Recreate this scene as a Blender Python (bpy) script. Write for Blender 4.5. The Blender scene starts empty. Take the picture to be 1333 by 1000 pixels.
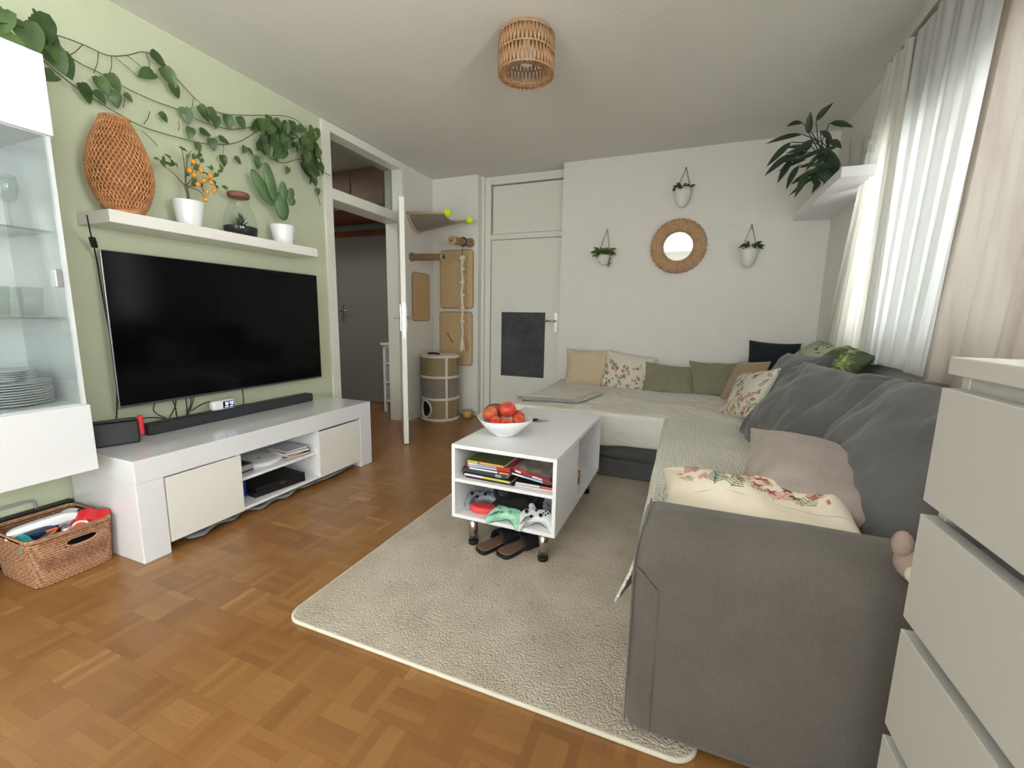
import bpy, bmesh, math, random
import numpy as np
from mathutils import Vector, Matrix, noise as mnoise
random.seed(7)
PI=math.pi
scene=bpy.context.scene
col=scene.collection
V=Vector
# ------------------------------------------------------------------ camera
FPX=560.84; YAW=-0.3776; PITCH=-0.1539; ROLL=0.0173
CAM=V((2.5999,0.0,1.0767))
cF=V((math.sin(YAW)*math.cos(PITCH),math.cos(YAW)*math.cos(PITCH),math.sin(PITCH)))
r0=V((math.cos(YAW),-math.sin(YAW),0)); u0=r0.cross(cF)
cR=r0*math.cos(ROLL)+u0*math.sin(ROLL); cU=u0*math.cos(ROLL)-r0*math.sin(ROLL)
cam=bpy.data.cameras.new('camera'); co=bpy.data.objects.new('camera',cam); col.objects.link(co)
M=Matrix((cR,cU,-cF)).transposed().to_4x4(); M.translation=CAM
co.matrix_world=M
cam.sensor_width=36; cam.lens=FPX/1333*36; cam.clip_start=0.02
scene.camera=co
def at(px,py,**k):
    """the point of the room seen at a pixel, on the plane x=, y= or z="""
    d=cF*FPX+cR*(px-666.5)-cU*(py-500)
    (a,v),=k.items(); i='xyz'.index(a)
    return CAM+d*((v-CAM[i])/d[i])
# ------------------------------------------------------------------ materials
def lin(c):
    return tuple((x/12.92 if x<=0.04045 else ((x+0.055)/1.055)**2.4) for x in c)
def rgb(r,g,b): return lin((r/255,g/255,b/255))
class NT:
    def __init__(s,name):
        s.m=bpy.data.materials.new(name); s.m.use_nodes=True
        s.t=s.m.node_tree; s.t.nodes.clear()
        s.out=s.n('ShaderNodeOutputMaterial'); s.b=s.n('ShaderNodeBsdfPrincipled')
        s.l(s.b.outputs[0],s.out.inputs[0])
    def n(s,t,**k):
        nd=s.t.nodes.new(t)
        for a,b in k.items(): setattr(nd,a,b)
        return nd
    def l(s,a,b): s.t.links.new(a,b)
    def put(s,inp,v):
        if hasattr(v,'is_output') or isinstance(v,bpy.types.NodeSocket): s.l(v,inp)
        else: inp.default_value=v
    def math(s,op,a,b=0.0,c=None):
        nd=s.n('ShaderNodeMath',operation=op); s.put(nd.inputs[0],a); s.put(nd.inputs[1],b)
        if c is not None: s.put(nd.inputs[2],c)
        return nd.outputs[0]
    def coord(s,which='Object'):
        return s.n('ShaderNodeTexCoord').outputs[which]
    def mapping(s,vec,scale=(1,1,1),rot=(0,0,0),loc=(0,0,0)):
        nd=s.n('ShaderNodeMapping'); s.l(vec,nd.inputs[0]); nd.inputs['Scale'].default_value=scale; nd.inputs['Rotation'].default_value=rot; nd.inputs['Location'].default_value=loc
        return nd.outputs[0]
    def noise(s,vec,scale,detail=3,rough=.5,out=0):
        nd=s.n('ShaderNodeTexNoise'); s.l(vec,nd.inputs['Vector']); nd.inputs['Scale'].default_value=scale; nd.inputs['Detail'].default_value=detail; nd.inputs['Roughness'].default_value=rough
        return nd.outputs[out]
    def vor(s,vec,scale,feature='F1',out='Distance',rnd=1.0):
        nd=s.n('ShaderNodeTexVoronoi',feature=feature); s.l(vec,nd.inputs['Vector']); nd.inputs['Scale'].default_value=scale; nd.inputs['Randomness'].default_value=rnd
        return nd.outputs[out]
    def wave(s,vec,scale,dist=0,direction='X',detail=1):
        nd=s.n('ShaderNodeTexWave',bands_direction=direction); s.l(vec,nd.inputs['Vector']); nd.inputs['Scale'].default_value=scale; nd.inputs['Distortion'].default_value=dist; nd.inputs['Detail'].default_value=detail
        return nd.outputs['Fac']
    def ramp(s,fac,stops):
        nd=s.n('ShaderNodeValToRGB'); s.put(nd.inputs[0],fac); e=nd.color_ramp.elements
        while len(e)<len(stops): e.new(.5)
        for k,(p,c) in zip(e,stops): k.position=p; k.color=(*c[:3],1)
        return nd.outputs[0]
    def mix(s,fac,a,b,mode='MIX'):
        nd=s.n('ShaderNodeMix',data_type='RGBA',blend_type=mode)
        s.put(nd.inputs[0],fac); 
        for i,v in((6,a),(7,b)):
            if isinstance(v,tuple): nd.inputs[i].default_value=(*v[:3],1)
            else: s.l(v,nd.inputs[i])
        return nd.outputs[2]
    def bump(s,h,strength=.3,dist=.002):
        nd=s.n('ShaderNodeBump'); nd.inputs['Strength'].default_value=strength; nd.inputs['Distance'].default_value=dist; s.l(h,nd.inputs['Height']); s.l(nd.outputs[0],s.b.inputs['Normal']); return nd
    def color(s,v):
        if isinstance(v,tuple): s.b.inputs['Base Color'].default_value=(*v[:3],1)
        else: s.l(v,s.b.inputs['Base Color'])
    def set(s,**k):
        for a,v in k.items(): s.b.inputs[a.replace('_',' ')].default_value=v
def simple(name,c,rough=.5,metal=0,coat=0,var=0,vs=20,bump=0,bs=200,bd=.001,spec=None):
    m=NT(name); m.set(Roughness=rough,Metallic=metal)
    m.b.inputs['Coat Weight'].default_value=coat; m.b.inputs['Coat Roughness'].default_value=.08
    if spec is not None: m.b.inputs['Specular IOR Level'].default_value=spec
    if var:
        f=m.noise(m.coord(),vs,4); a=tuple(x*(1-var) for x in c); b=tuple(min(1,x*(1+var)) for x in c)
        m.color(m.ramp(f,[(.3,a),(.7,b)]))
    else: m.color(c)
    if bump: m.bump(m.noise(m.coord(),bs,3),bump,bd)
    return m.m
def fabric(name,c,weave=420,var=.12,bump=.35,rough=.92,vs=14,crease=0):
    m=NT(name); m.set(Roughness=rough); m.b.inputs['Sheen Weight'].default_value=.25; m.b.inputs['Sheen Roughness'].default_value=.5; m.b.inputs['Specular IOR Level'].default_value=.15
    v=m.coord(); f=m.noise(v,vs,5,.6); f2=m.noise(m.mapping(v,(1,1,.3)),160,3,.7)
    g=m.math('ADD',m.math('MULTIPLY',f,.6),m.math('MULTIPLY',f2,.4))
    a=tuple(x*(1-var) for x in c); b=tuple(min(1,x*(1+var)) for x in c)
    m.color(m.ramp(g,[(.35,a),(.65,b)]))
    w=m.math('MULTIPLY',m.wave(v,weave/6,0,'X'),m.wave(v,weave/6,0,'Z')); h=m.math('ADD',w,m.math('MULTIPLY',f2,.8))
    if crease: h=m.math('ADD',h,m.math('MULTIPLY',m.noise(m.mapping(v,(1,1,2.5)),crease,4,.55),3))
    m.bump(h,bump,.0015)
    return m.m
def painted(name,rough=.9,weave=300):
    m=NT(name); m.set(Roughness=rough); m.b.inputs['Specular IOR Level'].default_value=.15
    a=m.n('ShaderNodeVertexColor'); a.layer_name='Col'; m.l(a.outputs[0],m.b.inputs['Base Color'])
    v=m.coord(); m.bump(m.noise(v,220,3,.7),.3,.0012)
    return m.m
MT={}
MT['wall_white']=simple('white_plaster',rgb(226,222,217),.9,var=.015,vs=6,bump=.25,bs=90,bd=.002)
MT['wall_green']=simple('sage_green_plaster',rgb(194,199,171),.9,var=.02,vs=6,bump=.25,bs=90,bd=.002)
MT['ceil']=simple('ceiling_paint',rgb(222,219,212),.95,var=.012,vs=5,bump=.4,bs=70,bd=.003)
MT['trim']=simple('white_trim_paint',rgb(226,224,215),.35,bump=.05,bs=30)
MT['gloss']=simple('white_gloss_lacquer',rgb(224,224,227),.12,coat=.4)
MT['gloss_cream']=simple('cream_gloss_lacquer',rgb(228,225,219),.25,coat=.2)
MT['matte_white']=simple('matte_white_laminate',rgb(234,233,235),.45,bump=.05,bs=200)
MT['dresser']=simple('dresser_foil',rgb(190,187,183),.5,var=.01,vs=300,bump=.1,bs=400)
MT['dark_gap']=simple('shadow_gap_board',rgb(70,66,64),.8)
MT['black_plastic']=simple('black_plastic',rgb(22,22,24),.4)
MT['black_matte']=simple('black_matte_fabric',rgb(20,20,22),.85,bump=.3,bs=500)
MT['screen']=simple('black_glass_screen',rgb(5,6,8),.10,spec=.18)
MT['bezel']=simple('thin_metal_bezel',rgb(120,122,125),.3,metal=.9)
MT['speaker']=simple('speaker_cloth',rgb(45,46,50),.8,bump=.5,bs=700)
MT['chrome']=simple('brushed_steel',rgb(190,180,172),.25,metal=1)
MT['alu']=simple('satin_aluminium',rgb(190,190,188),.35,metal=1)
MT['rubber']=simple('black_rubber',rgb(20,18,18),.7)
MT['ceramic']=simple('white_ceramic',rgb(235,235,236),.2,coat=.3)
MT['ceramic_matte']=simple('matte_white_ceramic',rgb(225,222,215),.5)
MT['plate']=simple('plate_porcelain',rgb(200,202,208),.15,coat=.5)
MT['soil']=simple('potting_soil',rgb(70,45,32),.95,bump=.8,bs=120,bd=.004,var=.3,vs=80)
MT['gravel']=simple('black_gravel',rgb(25,25,27),.8,bump=.8,bs=150,bd=.004)
MT['wood_lid']=simple('walnut_lid',rgb(130,85,60),.55,var=.15,vs=20)
MT['cable']=simple('black_cable',rgb(18,18,20),.5)
MT['red']=simple('red_plastic',rgb(205,40,50),.4)
MT['coral']=simple('coral_red_plastic',rgb(235,72,72),.4)
MT['mint']=simple('mint_plastic',rgb(165,220,190),.4)
MT['white_plastic']=simple('white_plastic',rgb(228,228,232),.35)
MT['grey_plastic']=simple('grey_plastic',rgb(150,152,158),.4)
MT['teal']=simple('teal_plastic',rgb(40,160,165),.4)
MT['navy']=simple('navy_plastic',rgb(35,50,80),.4)
MT['orange']=simple('orange_plastic',rgb(235,95,50),.4)
MT['gold']=simple('gold_foil',rgb(200,170,70),.3,metal=.7)
MT['blue']=simple('blue_box_plastic',rgb(20,40,130),.5)
MT['cork']=simple('cork_footbed',rgb(110,85,68),.9,bump=.4,bs=200,var=.15,vs=60)
MT['stem']=simple('vine_stem',rgb(88,92,50),.7)
MT['bark']=simple('thin_bark',rgb(96,88,66),.85,bump=.4,bs=100)
MT['citrus']=simple('orange_citrus_skin',rgb(235,150,30),.4,bump=.3,bs=300)
MT['rope']=simple('cream_cotton_rope',rgb(225,215,195),.9,bump=.7,bs=250,bd=.003)
MT['jute']=simple('jute_cord',rgb(140,112,85),.9,bump=.5,bs=400)
MT['tennis']=simple('neon_tennis_felt',rgb(222,248,40),.9,bump=.5,bs=400)
MT['grey_wall']=simple('hall_grey_paint',rgb(140,138,132),.6,bump=.1,bs=60)
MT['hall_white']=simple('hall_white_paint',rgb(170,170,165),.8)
MT['brown_wood']=simple('brown_loft_wood',rgb(120,70,42),.55,var=.3,vs=5)
MT['candle']=simple('yellow_candle_wax',rgb(240,190,95),.5)
MT['paper']=simple('book_pages',rgb(232,225,205),.9,bump=.3,bs=500)
MT['print_white']=simple('white_print',rgb(240,240,245),.4)
MT['lampbase']=simple('pale_wood_base',rgb(196,170,130),.6)
MT['greyfelt']=simple('grey_felt_mat',rgb(120,120,125),.95,bump=.5,bs=200)
def leafmat(name,c1,c2,rough=.4):
    m=NT(name); m.set(Roughness=rough); m.color(m.ramp(m.noise(m.coord(),9,3),[(.35,c1),(.65,c2)])); m.b.inputs['Coat Weight'].default_value=.1
    m.bump(m.noise(m.coord(),60,2),.2,.002); return m.m
MT['leaf']=leafmat('pothos_leaf',rgb(46,72,36),rgb(82,108,54),.5)
MT['leaf_dark']=leafmat('dark_leaf',rgb(34,52,34),rgb(52,72,48),.5)
MT['leaf_cal']=leafmat('citrus_leaf',rgb(62,84,40),rgb(98,112,50))
MT['cactus']=leafmat('cactus_pad',rgb(74,104,66),rgb(96,126,80),.6)
def glassmat(name,tint=(1,1,1),rough=0.0,refl=1.0):
    # clear pane: straight-through transmission with a Fresnel reflection
    m=NT(name); t=m.t; m.t.nodes.remove(m.b)
    tr=m.n('ShaderNodeBsdfTransparent'); tr.inputs[0].default_value=(*tint,1)
    gl=m.n('ShaderNodeBsdfGlossy'); gl.inputs['Roughness'].default_value=rough
    lw=m.n('ShaderNodeLayerWeight'); lw.inputs[0].default_value=.5
    mx=m.n('ShaderNodeMixShader'); m.l(m.math('ADD',m.math('MULTIPLY',m.math('POWER',lw.outputs['Facing'],3.5),.45*refl),.04*refl),mx.inputs[0]); m.l(tr.outputs[0],mx.inputs[1]); m.l(gl.outputs[0],mx.inputs[2]); m.l(mx.outputs[0],m.out.inputs[0])
    return m.m
MT['glass']=glassmat('clear_glass',(.93,.96,.95),0,2.2)
MT['glass_thin']=glassmat('thin_clear_glass',(.95,.96,.95),.02,.8)
MT['glass_dark']=glassmat('smoked_transom_glass',(.75,.78,.75),.05,1)
m=NT('mirror_silver'); m.set(Metallic=1,Roughness=.03); m.color((.82,.84,.84)); MT['mirror']=m.m
# parquet: squares of five strips, turned alternately
m=NT('mosaic_parquet'); v=m.coord(); sp=m.n('ShaderNodeSeparateXYZ'); m.l(v,sp.inputs[0])
S=1/0.135
x=m.math('MULTIPLY',sp.outputs[0],S); y=m.math('MULTIPLY',sp.outputs[1],S)
cx=m.math('FLOOR',x); cy=m.math('FLOOR',y); fx=m.math('SUBTRACT',x,cx); fy=m.math('SUBTRACT',y,cy)
par=m.math('ABSOLUTE',m.math('MODULO',m.math('ADD',cx,cy),2.0))
def sel(a,b): return m.math('ADD',m.math('MULTIPLY',par,a),m.math('MULTIPLY',m.math('SUBTRACT',1.0,par),b))
across=sel(fx,fy); along=sel(fy,fx)
a5=m.math('MULTIPLY',across,5.0); si=m.math('FLOOR',a5); sf=m.math('SUBTRACT',a5,si)
cb=m.n('ShaderNodeCombineXYZ'); m.l(cx,cb.inputs[0]); m.l(cy,cb.inputs[1]); m.l(si,cb.inputs[2])
wn=m.n('ShaderNodeTexWhiteNoise'); m.l(cb.outputs[0],wn.inputs[0])
cb2=m.n('ShaderNodeCombineXYZ'); m.l(cx,cb2.inputs[0]); m.l(cy,cb2.inputs[1])
wn2=m.n('ShaderNodeTexWhiteNoise'); m.l(cb2.outputs[0],wn2.inputs[0])
cb3=m.n('ShaderNodeCombineXYZ'); m.l(m.math('MULTIPLY',along,1.2),cb3.inputs[0]); m.l(m.math('MULTIPLY',across,14.0),cb3.inputs[1]); m.l(m.math('MULTIPLY',wn.outputs[0],50.0),cb3.inputs[2])
grain=m.noise(cb3.outputs[0],2.5,5,.65)
big=m.noise(v,1.3,2)
tone=m.math('ADD',m.math('ADD',m.math('MULTIPLY',wn.outputs[0],.34),m.math('MULTIPLY',wn2.outputs[0],.22)),m.math('ADD',m.math('MULTIPLY',grain,.38),m.math('MULTIPLY',big,.2)))
colr=m.ramp(tone,[(.15,rgb(122,82,44)),(.5,rgb(143,98,53)),(.78,rgb(155,111,62)),(.98,rgb(188,146,94))])
e1=m.math('MINIMUM',sf,m.math('SUBTRACT',1.0,sf)); gap=m.math('LESS_THAN',e1,.02)
e2=m.math('MINIMUM',along,m.math('SUBTRACT',1.0,along)); gap2=m.math('LESS_THAN',e2,.006)
gg=m.math('MAXIMUM',m.math('MULTIPLY',gap,.35),m.math('MULTIPLY',gap2,.5))
m.color(m.mix(gg,colr,rgb(105,62,28)))
m.set(Roughness=.34); m.b.inputs['Coat Weight'].default_value=.25; m.b.inputs['Coat Roughness'].default_value=.22
m.bump(m.math('SUBTRACT',m.math('MULTIPLY',grain,.5),gg),.15,.0008)
MT['parquet']=m.m
# rug
m=NT('wool_rug'); v=m.coord(); m.set(Roughness=1.0); m.b.inputs['Specular IOR Level'].default_value=.1
f=m.vor(v,150,out='Distance'); f2=m.noise(v,5,3); f3=m.noise(v,260,3,.7); sp_=m.noise(v,38,2)
t=m.math('ADD',m.math('MULTIPLY',f3,.6),m.math('MULTIPLY',f2,.4))
c1=m.ramp(t,[(.35,rgb(182,168,152)),(.6,rgb(214,202,187)),(.75,rgb(226,216,203))])
m.color(m.mix(m.math('MULTIPLY',m.math('GREATER_THAN',sp_,.70),.35),c1,rgb(120,105,90)))
m.bump(m.math('ADD',m.math('MULTIPLY',f,-1.0),m.math('MULTIPLY',f3,.6)),.9,.006); MT['rug']=m.m
MT['rug_edge']=simple('rug_binding',rgb(214,206,190),.9,bump=.5,bs=300)
MT['sofa']=fabric('grey_brown_sofa_velour',rgb(99,93,87),240,.14,.35,vs=5)
MT['sofa_dark']=fabric('grey_back_cushion_cloth',rgb(96,95,96),260,.10,.35,vs=8,crease=7)
MT['mauve']=fabric('mauve_linen',rgb(152,139,132),300,.07,.35,crease=6)
MT['beige']=fabric('beige_linen',rgb(200,183,154),300,.06,.35,crease=6)
MT['olive']=fabric('olive_green_cotton',rgb(134,131,108),300,.08,.35,crease=8)
MT['tan']=fabric('tan_brown_cotton',rgb(160,136,104),300,.08,.3)
MT['charcoal']=fabric('charcoal_cotton',rgb(36,40,46),300,.08,.3)
MT['painted']=painted('printed_cotton')
def quilt(name,c,sx,mode):
    m=NT(name); m.set(Roughness=.95); m.b.inputs['Specular IOR Level'].default_value=.1; v=m.coord()
    if mode=='waffle':
        w=m.math('MULTIPLY',m.vor(v,75,rnd=.45),1.6)
        h=m.math('ADD',w,m.math('MULTIPLY',m.noise(v,40,3),.3)); bs=.7
    else:
        h=m.math('ADD',m.noise(m.mapping(v,(1,2.2,1)),26,5,.65),m.math('MULTIPLY',m.noise(v,7,3),1.6)); bs=.8
    m.color(m.mix(m.math('MULTIPLY',h,.5),c,tuple(x*.86 for x in c))); m.bump(h,bs,.012)
    return m.m
MT['throw']=quilt('white_waffle_throw',rgb(232,228,219),22,'waffle')
MT['muslin']=quilt('white_muslin_blanket',rgb(232,227,219),22,'muslin')
def sheer(name,c,opacity,stripes=False):
    m=NT(name); m.t.nodes.remove(m.b); v=m.coord()
    tr=m.n('ShaderNodeBsdfTransparent'); tl=m.n('ShaderNodeBsdfTranslucent'); df=m.n('ShaderNodeBsdfDiffuse')
    tl.inputs[0].default_value=(c[0]*.50,c[1]*.50,c[2]*.50,1); df.inputs[0].default_value=(*c,1)
    a=m.n('ShaderNodeMixShader'); a.inputs[0].default_value=.5; m.l(tl.outputs[0],a.inputs[1]); m.l(df.outputs[0],a.inputs[2])
    b=m.n('ShaderNodeMixShader')
    if stripes:
        f=m.math('GREATER_THAN',m.wave(m.coord('UV'),stripes,0,'X'),.5); o=m.math('ADD',opacity,m.math('MULTIPLY',f,.03))
        m.l(m.mix(f,(c[0]*.36,c[1]*.36,c[2]*.36),(c[0]*.20,c[1]*.20,c[2]*.20)),tl.inputs[0])
        m.l(o,b.inputs[0])
    else: b.inputs[0].default_value=opacity
    m.l(tr.outputs[0],b.inputs[1]); m.l(a.outputs[0],b.inputs[2]); m.l(b.outputs[0],m.out.inputs[0])
    return m.m
MT['sheer']=sheer('white_sheer_voile',rgb(244,240,232),.93)
MT['sheer2']=sheer('striped_sheer_voile',rgb(242,242,240),.955,1.9)
m=NT('beige_curtain_cloth'); m.t.nodes.remove(m.b)
tl=m.n('ShaderNodeBsdfTranslucent'); df=m.n('ShaderNodeBsdfDiffuse'); cc=m.ramp(m.noise(m.mapping(m.coord(),(1,3,.4)),5,3),[(.4,rgb(166,155,146)),(.6,rgb(178,169,160))])
m.l(cc,tl.inputs[0]); m.l(cc,df.inputs[0]); a=m.n('ShaderNodeMixShader'); a.inputs[0].default_value=.82; m.l(tl.outputs[0],a.inputs[1]); m.l(df.outputs[0],a.inputs[2]); m.l(a.outputs[0],m.out.inputs[0]); MT['beigecurtain']=m.m
# natural fibres
def weave_mat(name,c1,c2,sx,sy,strength=.8,dist=.004,axis=('X','Z')):
    m=NT(name); m.set(Roughness=.75); v=m.coord()
    w=m.math('MULTIPLY',m.wave(v,sx,.6,axis[0]),m.wave(v,sy,.6,axis[1]))
    f=m.noise(v,70,4,.6); g=m.math('ADD',m.math('MULTIPLY',w,.45),m.math('MULTIPLY',f,.55))
    m.color(m.ramp(g,[(.25,c1),(.65,c2)])); m.bump(m.math('ADD',w,f),strength,dist); return m.m
MT['wicker']=weave_mat('brown_wicker',rgb(134,90,64),rgb(206,160,124),30,30,.4,.002)
MT['seagrass']=weave_mat('seagrass_weave',rgb(128,114,80),rgb(184,168,124),26,34,.7,.004)
MT['sisal']=weave_mat('sisal_board',rgb(194,164,120),rgb(220,194,152),60,60,.5,.002)
MT['sisal_rope']=weave_mat('sisal_rope_wrap',rgb(140,112,80),rgb(184,154,116),10,40,.6,.003)
MT['greycloth']=fabric('taupe_felt',rgb(138,128,118),300,.06,.3)
MT['plush_trim']=fabric('cream_plush_trim',rgb(222,212,196),200,.06,.5)
MT['rattan']=simple('honey_rattan',rgb(180,138,102),.6,var=.2,vs=40,bump=.3,bs=150)
MT['bamboo']=simple('orange_bamboo',rgb(194,136,90),.55,var=.25,vs=25,bump=.3,bs=120)
MT['bamboo_in']=simple('lamp_inner_paper',rgb(150,96,58),.8)
MT['raffia']=simple('raffia_strands',rgb(184,146,112),.8,var=.25,vs=60,bump=.4,bs=130,bd=.002)
MT['bulb']=simple('frosted_bulb',rgb(235,238,240),.2)
m=NT('chalkboard_film'); v=m.coord(); m.set(Roughness=.7); f=m.noise(v,5,5,.6)
m.color(m.ramp(f,[(.35,rgb(48,50,54)),(.75,rgb(82,84,88))])); MT['chalk']=m.m
MT['chalkline']=simple('chalk_line',rgb(140,142,145),.95)
m=NT('apple_skin'); v=m.coord(); m.set(Roughness=.3); f=m.noise(m.mapping(v,(1,1,.35)),14,4,.6)
m.color(m.ramp(f,[(.34,rgb(205,150,70)),(.47,rgb(214,84,52)),(.7,rgb(176,36,38))])); MT['apple']=m.m
m=NT('yellow_apple_skin'); v=m.coord(); m.set(Roughness=.3); f=m.noise(m.mapping(v,(1,1,.5)),9,4,.6)
m.color(m.ramp(f,[(.42,rgb(206,160,78)),(.58,rgb(196,88,52)),(.75,rgb(150,40,38))])); MT['apple_y']=m.m
m=NT('clock_display'); m.color((0.004,0.004,.03)); m.set(Roughness=.2); MT['disp']=m.m
m=NT('clock_digits'); m.color((.7,.8,1)); m.b.inputs['Emission Color'].default_value=(.75,.85,1,1); m.b.inputs['Emission Strength'].default_value=1.0; MT['digits']=m.m
# ------------------------------------------------------------------ mesh builder
class MB:
    def __init__(s): s.bm=bmesh.new()
    def _xf(s,vs,mx):
        if mx is not None:
            for v in vs: v.co=mx@v.co
    def box(s,a,b,bev=0,seg=2,mx=None):
        t=bmesh.new(); bmesh.ops.create_cube(t,size=1)
        a=V(a);b=V(b);c=(a+b)/2;d=b-a
        for v in t.verts: v.co=V((v.co.x*d.x,v.co.y*d.y,v.co.z*d.z))+c
        if bev: bmesh.ops.bevel(t,geom=list(t.edges),offset=min(bev,min(abs(d.x),abs(d.y),abs(d.z))*.49),segments=seg,affect='EDGES',profile=.5)
        s.merge(t,mx); return s
    def merge(s,t,mx=None):
        mp={}
        for v in t.verts: mp[v]=s.bm.verts.new(mx@v.co if mx is not None else v.co)
        for f in t.faces:
            try: nf=s.bm.faces.new([mp[v] for v in f.verts]); nf.smooth=f.smooth
            except ValueError: pass
        t.free(); return s
    def grid(s,fn,nu,nv,wrapu=False,wrapv=False,smooth=True):
        vs=[[s.bm.verts.new(fn(i/(nu if wrapu else nu-1),j/(nv if wrapv else nv-1))) for j in range(nv)] for i in range(nu)]
        for i in range(nu if wrapu else nu-1):
            for j in range(nv if wrapv else nv-1):
                f=s.bm.faces.new([vs[i][j],vs[(i+1)%nu][j],vs[(i+1)%nu][(j+1)%nv],vs[i][(j+1)%nv]]); f.smooth=smooth
        return vs
    def lathe(s,prof,c=(0,0,0),n=32,mx=None,caps=False,fr=None):
        t=MB(); c=V(c)
        vs=t.grid(lambda u,v:V((0,0,0)),n,len(prof),wrapu=True)
        for i in range(n):
            a=2*PI*i/n
            for j,(r,z) in enumerate(prof):
                rr=r*(fr(a,j) if fr else 1)
                vs[i][j].co=V((rr*math.cos(a),rr*math.sin(a),z))+c
        bmesh.ops.remove_doubles(t.bm,verts=t.bm.verts,dist=1e-6)
        s.merge(t.bm,mx); return s
    def cyl(s,p,q,r,r2=None,n=16,smooth=True):
        p=V(p);q=V(q);d=(q-p);L=d.length
        if r2 is None:r2=r
        rot=d.to_track_quat('Z','Y').to_matrix().to_4x4(); rot.translation=p
        return s.lathe([(0,0),(r,0),(r,0),(r2,L),(r2,L),(0,L)],n=n,mx=rot) if not smooth else s._cyl(rot,r,r2,L,n)
    def _cyl(s,rot,r,r2,L,n):
        t=bmesh.new(); A=[];B=[]
        for i in range(n):
            a=2*PI*i/n; A.append(t.verts.new((r*math.cos(a),r*math.sin(a),0))); B.append(t.verts.new((r2*math.cos(a),r2*math.sin(a),L)))
        for i in range(n):
            f=t.faces.new([A[i],A[(i+1)%n],B[(i+1)%n],B[i]]); f.smooth=True
        t.faces.new(A[::-1]); t.faces.new(B)
        s.merge(t,rot); return s
    def tube(s,pts,r,n=6,closed=False,rf=None,flat=1.0,up=None):
        pts=[V(p) for p in pts]; N=len(pts); rings=[]
        up=V(up) if up else None
        prevn=None
        for i,p in enumerate(pts):
            if closed: d=pts[(i+1)%N]-pts[i-1]
            else: d=pts[min(i+1,N-1)]-pts[max(i-1,0)]
            if d.length<1e-9: d=V((0,0,1))
            d.normalize()
            if up is not None: nn=up-d*up.dot(d)
            elif prevn is None:
                nn=V((0,0,1)) if abs(d.z)<.9 else V((1,0,0)); nn=nn-d*nn.dot(d)
            else: nn=prevn-d*prevn.dot(d)
            if nn.length<1e-6: nn=d.orthogonal()
            nn.normalize(); prevn=nn; b=d.cross(nn); rr=r*(rf(i/(N-1)) if rf else 1)
            rings.append([s.bm.verts.new(p+nn*rr*flat*math.cos(2*PI*k/n)+b*rr*math.sin(2*PI*k/n)) for k in range(n)])
        for i in range(N if closed else N-1):
            A=rings[i];B=rings[(i+1)%N]
            for k in range(n):
                f=s.bm.faces.new([A[k],A[(k+1)%n],B[(k+1)%n],B[k]]); f.smooth=True
        if not closed:
            s.bm.faces.new(rings[0][::-1]); s.bm.faces.new(rings[-1])
        return s
    def ball(s,c,r,sc=(1,1,1),n=16,mx=None,fn=None):
        t=bmesh.new(); bmesh.ops.create_uvsphere(t,u_segments=n,v_segments=max(6,n//2+2),radius=1)
        c=V(c)
        for v in t.verts:
            k=fn(v.co) if fn else 1
            v.co=V((v.co.x*sc[0],v.co.y*sc[1],v.co.z*sc[2]))*r*k+ (c if mx is None else V((0,0,0)))
        for f in t.faces:f.smooth=True
        s.merge(t,mx); return s
    def prism(s,out,z0,z1,bev=0,seg=2,mx=None,smooth=False):
        t=bmesh.new(); vs=[t.verts.new((x,y,z0)) for x,y in out]; f=t.faces.new(vs)
        r=bmesh.ops.extrude_face_region(t,geom=[f]); nv=[g for g in r['geom'] if isinstance(g,bmesh.types.BMVert)]
        for v in nv: v.co.z=z1
        bmesh.ops.recalc_face_normals(t,faces=t.faces)
        if bev:
            eg=[e for e in t.edges if abs(e.verts[0].co.z-e.verts[1].co.z)<1e-6]
            bmesh.ops.bevel(t,geom=eg,offset=bev,segments=seg,affect='EDGES',profile=.5)
        if smooth:
            for f in t.faces:f.smooth=True
        s.merge(t,mx); return s
    def build(s,name,mat,parent=None,solid=0,sub=0,loc=None,smooth_angle=None):
        bmesh.ops.recalc_face_normals(s.bm,faces=s.bm.faces)
        me=bpy.data.meshes.new(name); s.bm.to_mesh(me); s.bm.free()
        me.materials.append(MT[mat] if isinstance(mat,str) else mat)
        o=bpy.data.objects.new(name,me); col.objects.link(o)
        if parent is not None:
            o.parent=parent; o.matrix_parent_inverse=parent.matrix_world_inv if hasattr(parent,'matrix_world_inv') else Matrix.Identity(4)
            pl=WORLD.get(parent.name)
            if pl is not None:
                # meshes are written in room coordinates: carry them into the parent's frame
                me.transform(pl.inverted())
            WORLD[o.name]=pl if pl is not None else Matrix.Identity(4)
        else: WORLD[o.name]=Matrix.Identity(4)
        if solid:
            md=o.modifiers.new('thickness','SOLIDIFY'); md.thickness=solid; md.offset=0
        if sub:
            md=o.modifiers.new('smooth','SUBSURF'); md.levels=sub; md.render_levels=sub
        return o
WORLD={}
def tag(o,label=None,cat=None,group=None,kind=None):
    if label:o['label']=label
    if cat:o['category']=cat
    if group:o['group']=group
    if kind:o['kind']=kind
    return o
def empty(name,label,cat,loc=(0,0,0),group=None,mx=None):
    o=bpy.data.objects.new(name,None); o.empty_display_size=.05; col.objects.link(o)
    m_=mx if mx is not None else Matrix.Translation(V(loc)); o.matrix_basis=m_; WORLD[o.name]=m_.copy()
    return tag(o,label,cat,group)
def struct(o,label=None): o['kind']='structure'; 
def copy_tree(o,loc=None,mx=None,label=None):
    c=o.copy(); col.objects.link(c)
    if mx is not None: c.matrix_basis=mx
    elif loc is not None: c.location=loc
    for ch in list(o.children):
        d=ch.copy(); col.objects.link(d); d.parent=c
        for g in list(ch.children):
            e=g.copy(); col.objects.link(e); e.parent=d
    if label:c['label']=label
    return c
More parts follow.
